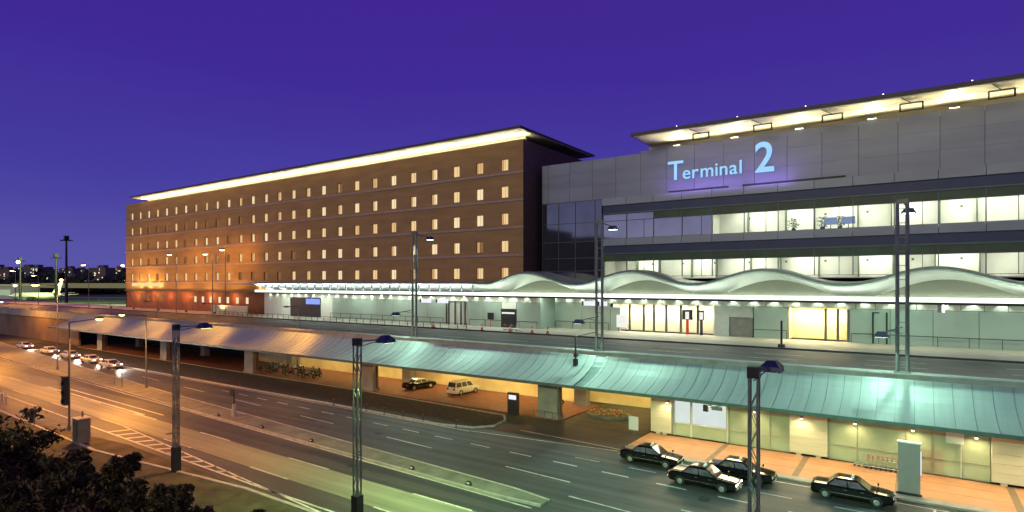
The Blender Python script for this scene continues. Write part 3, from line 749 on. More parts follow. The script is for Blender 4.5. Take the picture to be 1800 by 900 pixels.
# curved canopy over the lower kerb
lc = thing('kerbside_canopy', 'curved seamed metal canopy below the elevated road', 'canopy', (-50, 51, 4.8))
prof = [(57.35, 7.76), (56.9, 7.62), (56.5, 7.25), (56.0, 6.75), (55.4, 6.30), (54.6, 5.86), (53.7, 5.50), (52.7, 5.18), (51.7, 4.93), (51.0, 4.80)]
def canopy_piece(x0, x1, name):
    m = MB()
    top = [(y, z) for y, z in prof]; bot = [(y+.05, z-.14) for y, z in prof]
    ring = top + bot[::-1]
    m.loft([[(x0, y, z) for y, z in ring], [(x1, y, z) for y, z in ring]])
    return m.build(name, M['copper'], lc)
canopy_piece(-165, -27.85, 'roof_sheet'); canopy_piece(-26.75, X1, 'roof_sheet')
sm_ = MB(); x = -164.4
while x < X1-.5:
    if not (-28.1 < x < -26.5):
        for (y0, z0), (y1, z1) in zip(prof, prof[1:]):
            sm_.add([(x-.025,y0,z0),(x+.025,y0,z0),(x+.025,y1,z1),(x-.025,y1,z1),(x-.022,y0,z0+.03),(x+.022,y0,z0+.03),(x+.022,y1,z1+.03),(x-.022,y1,z1+.03)],
                    [(0,3,2,1),(4,5,6,7),(0,1,5,4),(1,2,6,5),(2,3,7,6),(3,0,4,7)])
    x += 1.2
sm_.build('standing_seam', M['rim'], lc)
jn = MB()
for (y0, z0), (y1, z1) in zip(prof, prof[1:]):
    jn.add([(-27.84,y0,z0-.1),(-26.76,y0,z0-.1),(-26.76,y1,z1-.1),(-27.84,y1,z1-.1)], [(0,1,2,3)])
jn.build('expansion_joint', M['rim'], lc)
ev = MB(); ev.box(-165, 50.86, 4.58, X1, 50.996, 4.86); ev.build('eave_gutter', M['green_metal'], lc)
so = MB(); so.box(-165, 51.1, 4.58, X1, 56.4, 4.64); so.build('soffit', M['cream'], lc)

# columns that carry the deck
n_ = 0
for i, x in enumerate((-33.3, -62.4, -91, -120, -149)):
    for Y, s_ in ((55.9, 1.25), (63.5, .8)):
        nm = 'first second third fourth fifth'.split()[i]
        c = thing('deck_column', f'{"broad front" if Y < 60 else "slim rear"} concrete column under the deck, {nm} row from the driveway', 'column', (x, Y, .13), group='concrete columns carrying the elevated road')
        b = MB(); b.box(x-s_, Y-.55, .13, x+s_, Y+.55, 6.0 if Y > 60 else 4.57); b.build('shaft', M['column'], c, bevel=.04)
        b = MB(); b.box(x-s_-.08, Y-.63, .13, x+s_+.08, Y+.63, .4); b.build('plinth', M['column'], c)
        if Y < 60:
            b = MB(); b.box(x+s_+.01, Y+.1, .4, x+s_+.15, Y+.3, 4.5); b.build('downpipe', mat('brown_pipe', (.16,.07,.03), .5) if n_ == 0 else bpy.data.materials['brown_pipe'], c); n_ = 1
# back wall of the open bays with its lamps
bw = thing('garage_back_wall', 'warm lit cream wall at the back of open bays', 'wall', (-60, 64.8, 0))
b = MB(); b.box(-105, 64.8, -.02, -35.0, 65.1, 6.1); b.box(-35.0, 64.8, -.02, -34.7, 67, 6.1); b.box(-35, 67.0, -.02, -21.05, 67.3, 6.1); b.build('wall', M['yellowwall'], bw)
b = MB(); b.box(-34.6, 66.85, 3.1, -21.4, 66.99, 3.2); b.box(-105, 64.6, 4.3, -36, 64.79, 4.45); b.build('wall_rail', mat('rail_brown', (.25,.16,.06), .6), bw)
for x in (-27, -36, -45, -54, -63.5, -72, -81, -90):
    pw = 780 if x > -75 else 480
    yl = 62.6 if x < -35 else 64.6
    a = MB(); a.box(x-1.3, yl, 5.9, x+1.3, yl+.3, 6.05); a.build('ceiling_lamp', M['lamp_warm'], bw)
    lamp('AREA', (x, yl+.1, 5.85), pw, WARM, bw, target=(x, yl+2.2, 2.2), size=2.6, sizey=.4)
for x in (-30, -42, -58): lamp('AREA', (x, 59.5, 5.7), 220, (1,.55,.2), bw, target=(x, 59.5, 0), size=2.6, sizey=.4)
b = MB(); b.box(-160, 69, 0, -105, 69.4, 6.1); tag(b.build('garage_wall', M['backing']), 'dark wall behind unlit bays at the left end', 'wall')

# ================================================================ MASTS AND STREET LAMPS
def mast_twin(x, Y, label):
    t = thing('light_mast', label, 'light mast', (x, Y, 7.7), group='tall green light masts on the deck edge')
    z0, z1 = 7.72, 21.6
    for nm, dx in (('leg', -.34), ('leg', .34)):
        m = MB(); m.tube((x+dx, Y, z0), (x+dx, Y, z1), .15, .14, 8); m.build(nm, M['galv'], t, smooth=False)
    m = MB(); z = z0+.6
    while z < z1:
        m.box(x-.34, Y-.03, z, x+.34, Y+.03, z+.06); z += 1.15
    m.build('rung', M['galv'], t)
    m = MB(); m.box(x-.55, Y-.35, 7.725, x+.55, Y+.35, 7.82); m.build('base_plate', M['galv'], t)
    m = MB(); m.box(x-.4, Y-.14, z1-.2, x+.4, Y+.14, z1+.15); m.build('mast_cap', M['galv'], t)
    for (hx, hy, hz, az, pw, ang) in ((x+.4, Y+2.6, 21.0, z1, 6500, 140), (x-1.35, Y-2.1, 10.85, 11.4, 850, 128)):
        m = MB(); m.tube((x, Y, az), (hx, hy, hz+.15), .05); m.tube((x, Y, az-.5), (x+(hx-x)*.5, Y+(hy-Y)*.5, (az+hz)/2), .03); m.build('bracket_arm', M['galv'], t)
        m = MB(); m.loft([[(hx+sx*.55, hy+sy*.4, hz-.15) for sx, sy in ((-1,-1),(1,-1),(1,1),(-1,1))], [(hx+sx*.3, hy+sy*.25, hz+.28) for sx, sy in ((-1,-1),(1,-1),(1,1),(-1,1))]])
        h = m.build('lamp_head', M['blue_case'], t)
        m = MB(); m.box(hx-.42, hy-.3, hz-.165, hx+.42, hy+.3, hz-.153); m.build('lens', M['lamp_teal'], h)
        lamp('SPOT', (hx, hy, hz-.3), pw, TEAL, t, target=(hx, hy+.001, 0), angle=ang, blend=.25 if az < 12 else .5, size=.2)
for x, l in ((-.8, 'twin tube light mast standing nearest, over the luggage trolleys'), (-27.8, 'twin tube light mast rising by the second canopy wave'), (-54.9, 'twin tube light mast in front of the hotel end windows')):
    mast_twin(x, 57.0, l)
def lattice_pole(x, Y, top, label, col, pw, lit_head=False, sleeve=True):
    t = thing('lattice_lamp_pole', label, 'lamp pole', (x, Y, 0), group='lattice lamp poles along the near verge')
    h = .16
    for dx in (-h, h):
        for dy in (-h, h):
            m = MB(); m.box(x+dx-.036, Y+dy-.036, .1, x+dx+.036, Y+dy+.036, top); m.build('leg', M['galv'], t)
    m = MB(); z = .3; k = 0
    while z < top-.8:
        for dy in (-h, h):
            a_, b_ = (-h, h) if k % 2 else (h, -h)
            m.tube((x+a_, Y+dy, z), (x+b_, Y+dy, z+.75), .022, n=4); m.tube((x+dy, Y+a_, z), (x+dy, Y+b_, z+.75), .022, n=4)
        z += .75; k += 1
    m.build('lattice', M['galv'], t)
    m = MB(); m.box(x-h-.06, Y-h-.06, top-.34, x+h+.06, Y+h+.06, top+.1); m.build('head_box', M['dkmetal'], t)
    if sleeve:
        m = MB(); m.box(x-h-.1, Y-h-.1, .05, x+h+.1, Y+h+.1, 2.0); m.build('base_sleeve', M['dkmetal'], t)
    hx, hy, hz = x+.25, Y+2.1, top-.1
    m = MB(); m.tube((x, Y, top-.1), (hx, hy, hz), .045); m.tube((x, Y, top-.45), (hx, hy-.5, hz-.05), .03); m.build('bracket_arm', M['galv'], t)
    m = MB(); m.loft([[(hx+sx*.42, hy+sy*.5, hz-.22) for sx, sy in ((-1,-1),(1,-1),(1,1),(-1,1))], [(hx+sx*.38, hy+sy*.45, hz) for sx, sy in ((-1,-1),(1,-1),(1,1),(-1,1))], [(hx+sx*.16, hy+sy*.2, hz+.24) for sx, sy in ((-1,-1),(1,-1),(1,1),(-1,1))]])
    hd = m.build('lamp_head', M['blue_case'], t)
    m = MB(); m.box(hx-.34, hy-.4, hz-.235, hx+.34, hy+.4, hz-.223); m.build('lens', M['lamp_teal'] if col != SOD else M['lamp_orange'], hd)
    lamp('SPOT', (hx, hy, hz-.4), pw, col, t, target=(hx, hy+(6 if pw > 14000 else 3.5), 0), angle=150, blend=.5, size=.2)
lattice_pole(-5.2, 24.4, 11.6, 'lattice lamp pole closest, crossing in front of the taxis', (.36,1,.58), 14500)
lattice_pole(-28.1, 24.2, 11.5, 'lattice lamp pole in the middle, over the striped lane', YGREEN, 10500)
lattice_pole(-48.2, 23.2, 11.6, 'lattice lamp pole farthest left, rising behind the bushes', SOD, 7000)

def street_lamp(x, Y, z0, top, hx, hy, label, pw, col=SOD, mat_='lamp_orange', r=.11, aim=None):
    t = thing('street_lamp', label, 'street lamp', (x, Y, z0), group='sodium street lamps on the left')
    m = MB(); m.tube((x, Y, z0), (x, Y, top), r, r*.65, 8); m.build('pole', M['galv'], t)
    m = MB(); m.tube((x, Y, z0), (x, Y, z0+.5), r*1.7, r*1.5, 8); m.build('pole_base', M['galv'], t)
    m = MB(); m.tube((x, Y, top-.05), (hx, hy, top+.25), .05); m.build('bracket_arm', M['galv'], t)
    k = 1 if top < 13 else 1.7
    m = MB(); m.ball((hx, hy, top+.3), .6*k, .38*k, .17*k); h = m.build('lamp_head', M['galv'], t, smooth=True)
    m = MB(); m.ball((hx, hy, top+.2), .5*k, .32*k, .18*k); m.build('lens', M[mat_], h, smooth=True)
    if pw: lamp('POINT' if aim is None and z0 > 3 else 'SPOT', (hx, hy, top-.2), pw, col, t, target=aim or (hx, hy+.01, 0), angle=168, blend=.4, size=.25)
street_lamp(-71, 23.7, 0, 11.0, -70.6, 26.2, 'street lamp with a black signal box on the near verge', 12500, aim=(-72, 30, 0))
street_lamp(-89.7, 39.1, .1, 10.4, -89.7, 36.0, 'plain slim street lamp on the left end of island', 11000, aim=(-91, 33, 0))
street_lamp(-121, 38.7, .1, 14.5, -121, 35.6, 'slim street lamp beside the curving white road edge', 20000, aim=(-121, 33, 0))
street_lamp(-152, 33, 0, 12, -152, 37, 'street lamp at the far left bend of the near road', 24000)
street_lamp(-188, 46, 0, 10, -188, 48.5, 'added street lamp beside the far left retaining wall', 9000, aim=(-186, 57, 3))  # lamp added out of view to light the retaining wall orange
street_lamp(-161, 77.5, 7, 22.4, -164.6, 77.5, 'deck street lamp glowing before the left hotel windows', 2600)
street_lamp(-143, 77.5, 7, 22.0, -146.4, 77.5, 'deck street lamp, left of the close pair by the hotel', 2000)
street_lamp(-139, 78.5, 7, 22.9, -139.6, 78.0, 'deck street lamp, right of the close pair by the hotel', 2000)
street_lamp(-218, 78, 7, 20.6, -222.5, 78, 'deck street lamp left of the hotel corner before the airfield', 9000)
street_lamp(-262, 78, 7, 17.5, -267, 78, 'deck street lamp by the dark floodlight towers', 9000)
street_lamp(-286, 78, 7, 19.5, -290.5, 78, 'deck street lamp second from left edge with bright head', 9000)
# lamps added on the deck edge to turn the lower canopy's left part orange
for x in (-80, -104, -126, -148):
    t = thing('added_parapet_lamp', {-80: 'added parapet lamp above the motorcycle row', -104: 'added parapet lamp nearest the striped lane pole', -126: 'added parapet lamp midway along the orange canopy', -148: 'added parapet lamp at the far end of the canopy'}[x], 'lamp', (x, 57, 7.72), group='added sodium lamps on the deck parapet')
    m = MB(); m.tube((x, 57, 7.72), (x, 57, 11.2), .06); m.build('pole', M['galv'], t)
    m = MB(); m.ball((x, 54.9, 11.3), .35, .5, .14); m.tube((x, 57, 11.15), (x, 54.9, 11.35), .04); m.build('lamp_head', M['galv'], t)
    lamp('SPOT', (x, 54.9, 11.1), 2300, SOD, t, target=(x, 52.5, 4), angle=150, blend=.6, size=.2)

for x, l in ((-203, 'added floodlight nearest the hotel left corner'), (-188, 'second added floodlight from the hotel corner'), (-173, 'third added floodlight from the hotel corner'), (-158, 'fourth added floodlight from the hotel corner'), (-144, 'added floodlight nearest the low screen wall')):
    t = thing('added_floodlight', l, 'floodlight', (x, 78.6, 7.16), 0, 'added floodlights on the pavement washing the brick hotel')
    m = MB(); m.cbox((x, 78.6, 7.5), (.6, .3, .4), 0, 0, R(-35)); m.build('case', M['trim'], t)
    m = MB(); m.tube((x, 78.6, 7.16), (x, 78.6, 7.4), .08); m.build('stand', M['dkmetal'], t)
    lamp('SPOT', (x, 78.9, 7.9), 4200, (1,.50,.13), t, target=(x+3, 85, 26), angle=125, blend=.9, size=.3)  # floodlights added to spread warm light over the hotel front
# ================================================================ VEHICLES
def car_parts(t, L, W, H, paint, kind='sedan', lit=False, taxi=False, two_tone=None, wb=None):
    """local frame: +X forward, origin on the ground in the middle"""
    t['_local'] = 1
    w = W/2; wb = wb or L*.58; a = L/2
    if kind == 'sedan':
        st = [(-a,.40,.62,.86), (-a+.06,.30,.88,.93), (-a+.25,.26,.985,.97), (-a+1.05,.24,1.0,1), (-.2,.22,.97,1), (a-1.45,.24,.96,1), (a-.45,.26,.87,.97), (a-.12,.30,.80,.93), (a,.40,.58,.86)]
        xr0, xr1, xf1, xf0, zb = -a+.95, -a+1.55, .35, 1.15, .965
    else:
        st = [(-a,.42,.80,.90), (-a+.06,.32,1.0,.95), (-a+.3,.28,1.06,.99), (0,.24,1.05,1), (a-1.2,.26,1.02,1), (a-.4,.28,.93,.96), (a-.1,.32,.8,.92), (a,.42,.6,.86)]
        xr0, xr1, xf1, xf0, zb = -a+.08, -a+.38, a-1.75, a-.95, 1.03
    rings = []
    for x, z0, z1, k in st:
        ww = w*k
        rings.append([(x,-ww*.90,z0),(x,-ww*.985,z0+.12),(x,-ww,.56),(x,-ww*.985,z1-.10),(x,-ww*.90,z1-.015),(x,-ww*.5,z1+.012),
                      (x,ww*.5,z1+.012),(x,ww*.90,z1-.015),(x,ww*.985,z1-.10),(x,ww,.56),(x,ww*.985,z0+.12),(x,ww*.90,z0)])
    m = MB(); m.loft(rings); body = m.build('body', paint, t, smooth=False)
    wt, wl = w*.76, w*.89
    m = MB()
    zr = H
    m.loft([[(xr0,-wl,zb-.03),(xf0,-wl*.97,zb-.05),(xf0,wl*.97,zb-.05),(xr0,wl,zb-.03)], [(xr1-.06,-wt-.02,zr-.09),(xf1+.06,-wt-.02,zr-.09),(xf1+.06,wt+.02,zr-.09),(xr1-.06,wt+.02,zr-.09)],
            [(xr1+.08,-wt+.06,zr-.02),(xf1-.05,-wt+.06,zr-.02),(xf1-.05,wt-.06,zr-.02),(xr1+.08,wt-.06,zr-.02)], [(xr1+.3,-wt*.5,zr),(xf1-.3,-wt*.5,zr),(xf1-.3,wt*.5,zr),(xr1+.3,wt*.5,zr)]])
    m.build('cabin', two_tone or paint, t)
    e = .012
    def lerp(p, q_, u): return tuple(p[i]+(q_[i]-p[i])*u for i in range(3))
    def pane(name, A, B, C, D, u0=.06, u1=.94, v0=.08, v1=.9, off=(0,0,0)):
        # A,B lower edge, D,C upper edge
        def pt(u, v): 
            p = lerp(lerp(A, B, u), lerp(D, C, u), v); return (p[0]+off[0], p[1]+off[1], p[2]+off[2])
        p_ = MB(); p_.quad(pt(u0,v0), pt(u1,v0), pt(u1,v1), pt(u0,v1)); return p_.build(name, M['car_glass'], t)
    zt = zr-.09
    pane('windscreen', (xf0,-wl*.97,zb-.05),(xf0,wl*.97,zb-.05),(xf1+.06,wt+.02,zt),(xf1+.06,-wt-.02,zt), off=(e,0,e))
    pane('rear_window', (xr0,wl,zb-.03),(xr0,-wl,zb-.03),(xr1-.06,-wt-.02,zt),(xr1-.06,wt+.02,zt), off=(-e,0,e), v0=.15)
    cuts = (((.05,.49),(.53,.93)) if kind == 'sedan' else ((.04,.33),(.36,.64),(.67,.93)))
    for s_ in (-1, 1):
        for u0, u1 in cuts:
            pane('side_window', (xr0,s_*wl,zb-.03),(xf0,s_*wl*.97,zb-.05),(xf1+.06,s_*(wt+.02),zt),(xr1-.06,s_*(wt+.02),zt), u0, u1, .13, .9, (0, s_*e, 0))
    rw = .315 if kind == 'sedan' else .33
    for sx in (-1, 1):
        for s_ in (-1, 1):
            cx = sx*wb/2 + (-.05 if kind == 'sedan' else .05); cy = s_*(w-.10)
            m = MB(); m.tube((cx, cy-.10, rw), (cx, cy+.112, rw), rw, n=18); wh = m.build('wheel', M['tyre'], t)
            m = MB(); m.tube((cx, cy+s_*.10, rw), (cx, cy+s_*.125, rw), rw*.62, rw*.5, n=14); m.build('rim', M['rim_metal'], wh)
            m = MB()
            arc = [(cx+math.cos(q_)*(rw+.06), rw+.01+math.sin(q_)*(rw+.06)) for q_ in [math.pi*i/12 for i in range(13)]]
            inn = [(cx+math.cos(q_)*(rw+.005), rw+.01+math.sin(q_)*(rw+.005)) for q_ in [math.pi*i/12 for i in range(13)]]
            for i in range(12):
                m.quad((arc[i][0],s_*(w+.006),arc[i][1]),(arc[i+1][0],s_*(w+.006),arc[i+1][1]),(inn[i+1][0],s_*(w+.006),inn[i+1][1]),(inn[i][0],s_*(w+.006),inn[i][1]))
            m.build('wheel_arch', M['trim'], t)
    for s_ in (-1, 1):
        m = MB(); m.box(a-.13, s_*w*.62-.19, .60, a-.035, s_*w*.62+.19, .74); m.build('headlight', M['head_on'] if lit else M['headlight'], t)
        m = MB(); m.box(-a-.005, s_*w*.66-.17, .66 if kind == 'sedan' else .75, -a+.09, s_*w*.66+.17, .84 if kind == 'sedan' else 1.0); m.build('tail_light', M['tail'], t)
        m = MB(); mx = xf0+.35 if taxi else xf0-.25
        m.box(mx-.05, s_*(w*.98)-.09*(1-s_)/1 if False else s_*w*.98-.07, zb+.02, mx+.05, s_*w*.98+.07, zb+.16); m.tube((mx, s_*w*.93, zb-.06), (mx, s_*w*.97, zb+.05), .02); m.build('wing_mirror', paint, t)
        m = MB(); m.box(-a+1.1, s_*(w*1.0)+(-.004 if s_ < 0 else -.002), .5, a-1.2, s_*(w*1.0)+(.006 if s_ > 0 else .004), .535); m.build('side_trim', M['chrome'], t)
        for hx_ in (-.35, .65):
            m = MB(); m.box(hx_-.1, s_*w*.995-.02, .80, hx_+.1, s_*w*.995+.025, .83); m.build('door_handle', M['chrome'], t)
    m = MB(); m.box(a-.04, -w*.36, .60, a+.012, w*.36, .75); m.build('grille', M['chrome'], t)
    m = MB(); m.box(a-.10, -w*.88, .38, a+.05, w*.88, .52); m.build('front_bumper', M['chrome'] if taxi else paint, t)
    m = MB(); m.box(-a-.05, -w*.88, .38, -a+.1, w*.88, .54); m.build('rear_bumper', M['chrome'] if taxi else paint, t)
    m = MB(); m.box(a+.052, -.17, .38, a+.066, .17, .50); m.build('number_plate', M['plate'], t)
    if taxi:
        m = MB(); m.loft([[(-.05,-.26,zr-.005),(.13,-.26,zr-.005),(.13,.26,zr-.005),(-.05,.26,zr-.005)], [(0,-.2,zr+.13),(.09,-.2,zr+.13),(.09,.2,zr+.13),(0,.2,zr+.13)]]); m.build('roof_light', M['white_plastic'], t)
    return t
TAXI_G = 'black taxis waiting at the kerb'
TAXI_L = [(-18.0, 46.75, 'rearmost black taxi, standing by the driveway corner'), (-12.75, 43.7, 'black taxi out in the second lane with bright headlamp'),
          (-11.0, 46.85, 'black taxi half hidden behind the lattice pole'), (-3.55, 46.85, 'front black taxi, alone beside the grey pillar sign')]
tx = thing('taxi', TAXI_L[0][2], 'taxi', (TAXI_L[0][0], TAXI_L[0][1], 0), 0, TAXI_G)
car_parts(tx, 5.0, 1.80, 1.53, M['black_paint'], taxi=True, wb=3.05)
for x, y, l in TAXI_L[1:]: 
    d = dup(tx, (x, y, 0), R(-1.5) if y < 45 else 0, l)
    if y < 45:
        for ch in d.children:
            if ch.name.startswith('headlight') : 
                ch.data = ch.data.copy(); ch.data.materials[0] = M['head_on']
van = thing('van', 'white minivan parked under the deck, side to us', 'van', (-50.0, 61.3, .13), R(84)); car_parts(van, 4.7, 1.8, 1.85, M['white_paint'], kind='van')
pc = thing('patrol_car', 'black and white saloon parked left of white van', 'car', (-57.4, 60.6, .13), R(78)); car_parts(pc, 4.8, 1.75, 1.5, M['black_paint'], two_tone=M['white_paint'])
for x, y, l, rz in ((-117, 45.2, 'added white car leading the queue round the bend', R(5)), (-127.5, 46.0, 'second added white car in the queue round bend', R(5)), (-138.5, 46.4, 'third added white car in the queue round bend', R(4)), (-151, 46.9, 'fourth added white car in the queue round bend', R(4)), (-168, 47.5, 'last added pale car of the queue, at far left', R(4))):
    c = thing('car', l, 'car', (x, y, .0), rz, 'added cars in place of the white light streak'); car_parts(c, 4.9, 1.8, 1.5, M['white_paint'], lit=True)  # white cars added to stand in for the broad headlight streak
    lamp('SPOT', (2.6, 0, .75), 2500, (1,.93,.8), c, target=(14, 0, -.5), angle=70, blend=.9, world=False)

def motorcycle(name, label, loc, rz, paint, group):
    t = thing(name, label, 'motorcycle', loc, rz, group); t['_local'] = 1
    for x in (-.68, .70):
        m = MB(); m.tube((x,-.06,.30), (x,.06,.30), .30, n=14); wh = m.build('wheel', M['tyre'], t)
        m = MB(); m.tube((x,-.066,.30), (x,.066,.30), .17, n=10); m.build('rim', M['rim_metal'], wh)
    m = MB(); m.path([(-.68,0,.30),(-.1,0,.38),(.3,0,.42),(.5,0,.92)], .05); m.tube((.70,.09,.30),(.48,.09,.95),.03); m.tube((.70,-.09,.30),(.48,-.09,.95),.03); m.box(-.25,-.16,.28,.25,.16,.58); m.build('frame', M['dkmetal'], t)
    m = MB(); m.ball((.15,0,.78), .34, .17, .17); m.box(-.95,-.09,.55,-.4,.09,.68); m.ball((.05,0,.60), .55, .19, .24); m.ball((.52,0,.82), .2, .22, .28); m.build('fairing', paint, t, smooth=True)
    m = MB(); m.loft([[(-.85,-.11,.76),(-.85,.11,.76),(-.85,.08,.86),(-.85,-.08,.86)],[(-.1,-.13,.70),(-.1,.13,.70),(-.1,.09,.80),(-.1,-.09,.80)]]); m.build('saddle', M['seat_leather'], t)
    m = MB(); m.tube((.46,-.36,1.02),(.46,.36,1.02),.022); m.tube((.46,-.3,1.02),(.5,-.32,1.2),.012); m.ball((.5,-.33,1.22),.06); m.ball((.5,.33,1.22),.06); m.build('handlebar', M['chrome'], t)
    m = MB(); m.ball((.62,0,.92), .11); m.build('headlight', M['headlight'], t, smooth=True)
    m = MB(); m.tube((-.9,.16,.38),(.1,.16,.3),.045); m.build('exhaust', M['chrome'], t)
    return t
base_m = {}
MOTO = [(-93.5,58.0,'scooter_dark','motorcycle at the left end of the row, dark'), (-91.6,57.4,'scooter_grey','grey motorcycle second from the left end of row'), (-89.2,58.2,'scooter_dark','dark motorcycle standing before the slim third column'), (-87.2,57.5,'scooter_grey','grey motorcycle fourth from the left end of row'),
        (-85.0,58.3,'scooter_dark','dark motorcycle in the middle of the row'), (-83.0,57.6,'scooter_red','red motorcycle near the right half of row'), (-81.0,58.4,'scooter_dark','dark motorcycle third from the right end of row'), (-79.0,57.8,'scooter_grey','grey motorcycle second from the right end of row'), (-77.0,58.3,'scooter_dark','dark motorcycle at the right end of row')]
for i_, (x_, w_) in enumerate(((-92.4,'behind the left grey'),(-90.2,'second left'),(-88.0,'third left'),(-85.9,'middle'),(-83.8,'third right'),(-81.8,'second right'),(-79.8,'right'))):
    MOTO.append((x_, 60.3+.4*(i_%2), ('scooter_dark','scooter_grey')[i_%2], f'motorcycle in the rear row, {w_} position'))
for x, y, mt, l in MOTO:
    if mt not in base_m: base_m[mt] = motorcycle('motorcycle', l, (x, y, .13), R(100+random.uniform(-12,12)), M[mt], 'motorcycles parked in a row under the deck')
    else: dup(base_m[mt], (x, y, .13), R(100+random.uniform(-12,12)), l)
dk_moto = motorcycle('motorcycle', 'lone dark motorcycle beside the slim column by driveway', (-36.2, 62.3, .13), R(20), M['scooter_dark'], None)

# ================================================================ STREET FURNITURE
def simple(name, label, cat, parts, group=None, loc=None, **k):
    t = thing(name, label, cat, loc or (0,0,0), 0, group)
    for pn_, mb, m in parts: mb.build(pn_, m, t, **k)
    return t
# grey pillar sign
a = MB(); a.box(-.95, 49.55, .15, .35, 49.95, 3.75); b = MB(); b.box(-1.0, 49.5, 3.752, .4, 50.0, 3.83); c = MB(); c.box(.352, 49.6, 1.6, .42, 49.9, 3.2); d = MB(); d.box(-1.05, 49.45, .15, .45, 49.545, .3)
simple('pillar_sign', 'tall grey pillar sign with white top on the kerb', 'sign', [('body', a, M['sign_grey']), ('cap', b, M['white_plastic']), ('light_panel', c, M['sign_white']), ('foot', d, M['dkmetal'])], loc=(-.3, 49.75, .15))
# luggage trolleys
def trolley(label, loc, rz, group):
    t = thing('luggage_trolley', label, 'trolley', loc, rz, group); t['_local'] = 1
    m = MB()
    for y in (-.3, .3): m.path([(.5,y*.7,.2),(-.4,y,.2),(-.48,y,1.02)], .022)
    for x in (-.3,-.05,.2,.45): m.tube((x,-.28,.2),(x,.28,.2),.015)
    m.build('frame', M['chrome'], t)
    m = MB(); m.tube((-.48,-.33,1.03),(-.48,.33,1.03),.032); m.build('handle', M['red'], t)
    m = MB()
    for z in (.78, .95): m.path([(-.46,-.27,z),(-.2,-.24,z),(-.2,.24,z),(-.46,.27,z)], .014)
    m.tube((-.2,-.24,.78),(-.2,-.24,.95),.012); m.tube((-.2,.24,.78),(-.2,.24,.95),.012); m.build('basket', M['chrome'], t)
    for x, y in ((.45,0), (-.38,-.28), (-.38,.28)):
        m = MB(); m.tube((x,y-.03,.09),(x,y+.03,.09),.09,n=10); m.build('wheel', M['tyre'], t)
    return t
tl = 'luggage trolley in the nested row by the green glass'
t0 = trolley(tl, (-3.55, 55.0, .15), R(180), 'luggage trolleys nested in a row')
for i in range(1, 9): dup(t0, (-3.55+i*.33, 55.0, .15), None, tl)
dup(t0, (-55.0, 78.6, 7.16), R(12), 'luggage trolley at the left end of the upper kerb group', 'trolleys left on the upper kerb')
dup(t0, (-53.8, 79.0, 7.16), R(40), 'luggage trolley in the middle of the upper kerb group', 'trolleys left on the upper kerb')
dup(t0, (-52.6, 78.7, 7.16), R(-15), 'luggage trolley at the right end of the upper kerb group', 'trolleys left on the upper kerb')
# notice on glass
a = MB(); a.box(2.0, 55.80, 2.75, 3.1, 55.86, 3.65); b = MB(); b.box(2.9, 55.84, .2, 2.96, 55.9, 3.6)
simple('notice_board', 'white square notice on a thin post against green glass', 'notice', [('board', a, M['notice']), ('post', b, M['frame_white'])], loc=(2.5, 55.8, .2))
# ticket kiosk / black totem
a = MB(); a.box(-38.3, 54.85, .1, -36.9, 55.2, 2.5); b = MB(); b.box(-38.1, 54.81, 1.75, -37.1, 54.846, 2.25)
simple('totem_sign', 'black totem with glowing white top by the driveway', 'sign', [('body', a, M['sign_black']), ('light_panel', b, M['sign_white'])], loc=(-37.6, 55, .1))
a = MB(); a.box(-22.9, 53.4, .75, -21.95, 53.5, 2.05); b = MB(); b.tube((-22.4, 53.45, 0), (-22.4, 53.45, .75), .05)
simple('post_sign', 'small grey board sign on a short post beside driveway', 'sign', [('board', a, M['notice']), ('post', b, M['galv'])], loc=(-22.4, 53.45, 0))
# bicycle rail by front column
a = MB()
for x in (-34.6, -33.2, -31.9): a.path([(x, 54.6, .1), (x, 54.6, 1.0), (x+1.0, 54.6, 1.0), (x+1.0, 54.6, .1)], .04)
tag(a.build('barrier_rail', M['galv']), 'low grey hoop rail in front of the broad driveway column', 'rail')
# planter island in the driveway
pl = thing('flower_bed', 'oval raised flower bed in the driveway under the deck', 'planter', (-28.2, 60.3, 0))
pts = [(-28.2+2.6*math.cos(2*math.pi*i/24), 60.3+1.9*math.sin(2*math.pi*i/24)) for i in range(24)]
a = MB(); a.poly(pts, 0, .32); a.build('rim_wall', M['island'], pl)
a = MB()
for i in range(260):
    an = random.uniform(0, 6.283); r_ = math.sqrt(random.random())*.9; a.cbox((-28.2+2.5*r_*math.cos(an), 60.3+1.8*r_*math.sin(an), .42+random.uniform(0,.14)), (.16,.16,.10), random.random()*3, random.choice((0,0,1,2)), random.random())
tag(a.build('blossom', [M['leaf2'], mat('blossom_red', (.30,.06,.04), .7), mat('blossom_pale', (.35,.32,.28), .7)], pl), kind='stuff')
# eave camera sign
a = MB(); a.box(-14.9, 50.55, 4.0, -14.5, 50.8, 4.55); b = MB(); b.tube((-14.7, 50.7, 4.3), (-12.9, 50.7, 4.75), .04); b.box(-14.2, 50.6, 4.2, -13.3, 50.75, 4.5)
simple('eave_camera', 'dark camera on a short arm hanging from canopy eave', 'camera', [('housing', a, M['dkmetal']), ('arm', b, M['galv'])], loc=(-14.5, 50.7, 4.5))
# dark post over the canopy
a = MB(); a.tube((-29.7, 55.2, 6.1), (-29.7, 55.2, 9.4), .09); b = MB(); b.box(-29.9, 55.0, 6.15, -29.5, 55.4, 6.9); b.box(-29.86, 55.04, 7.1, -29.54, 55.36, 7.5); c = MB(); c.tube((-29.7, 55.2, 9.3), (-28.2, 56.9, 9.7), .05)
simple('cctv_post', 'dark camera post rising from the canopy left of its joint', 'post', [('post', a, M['dkmetal']), ('junction_box', b, M['dkmetal']), ('arm', c, M['dkmetal'])], loc=(-29.7, 55.2, 6.1))
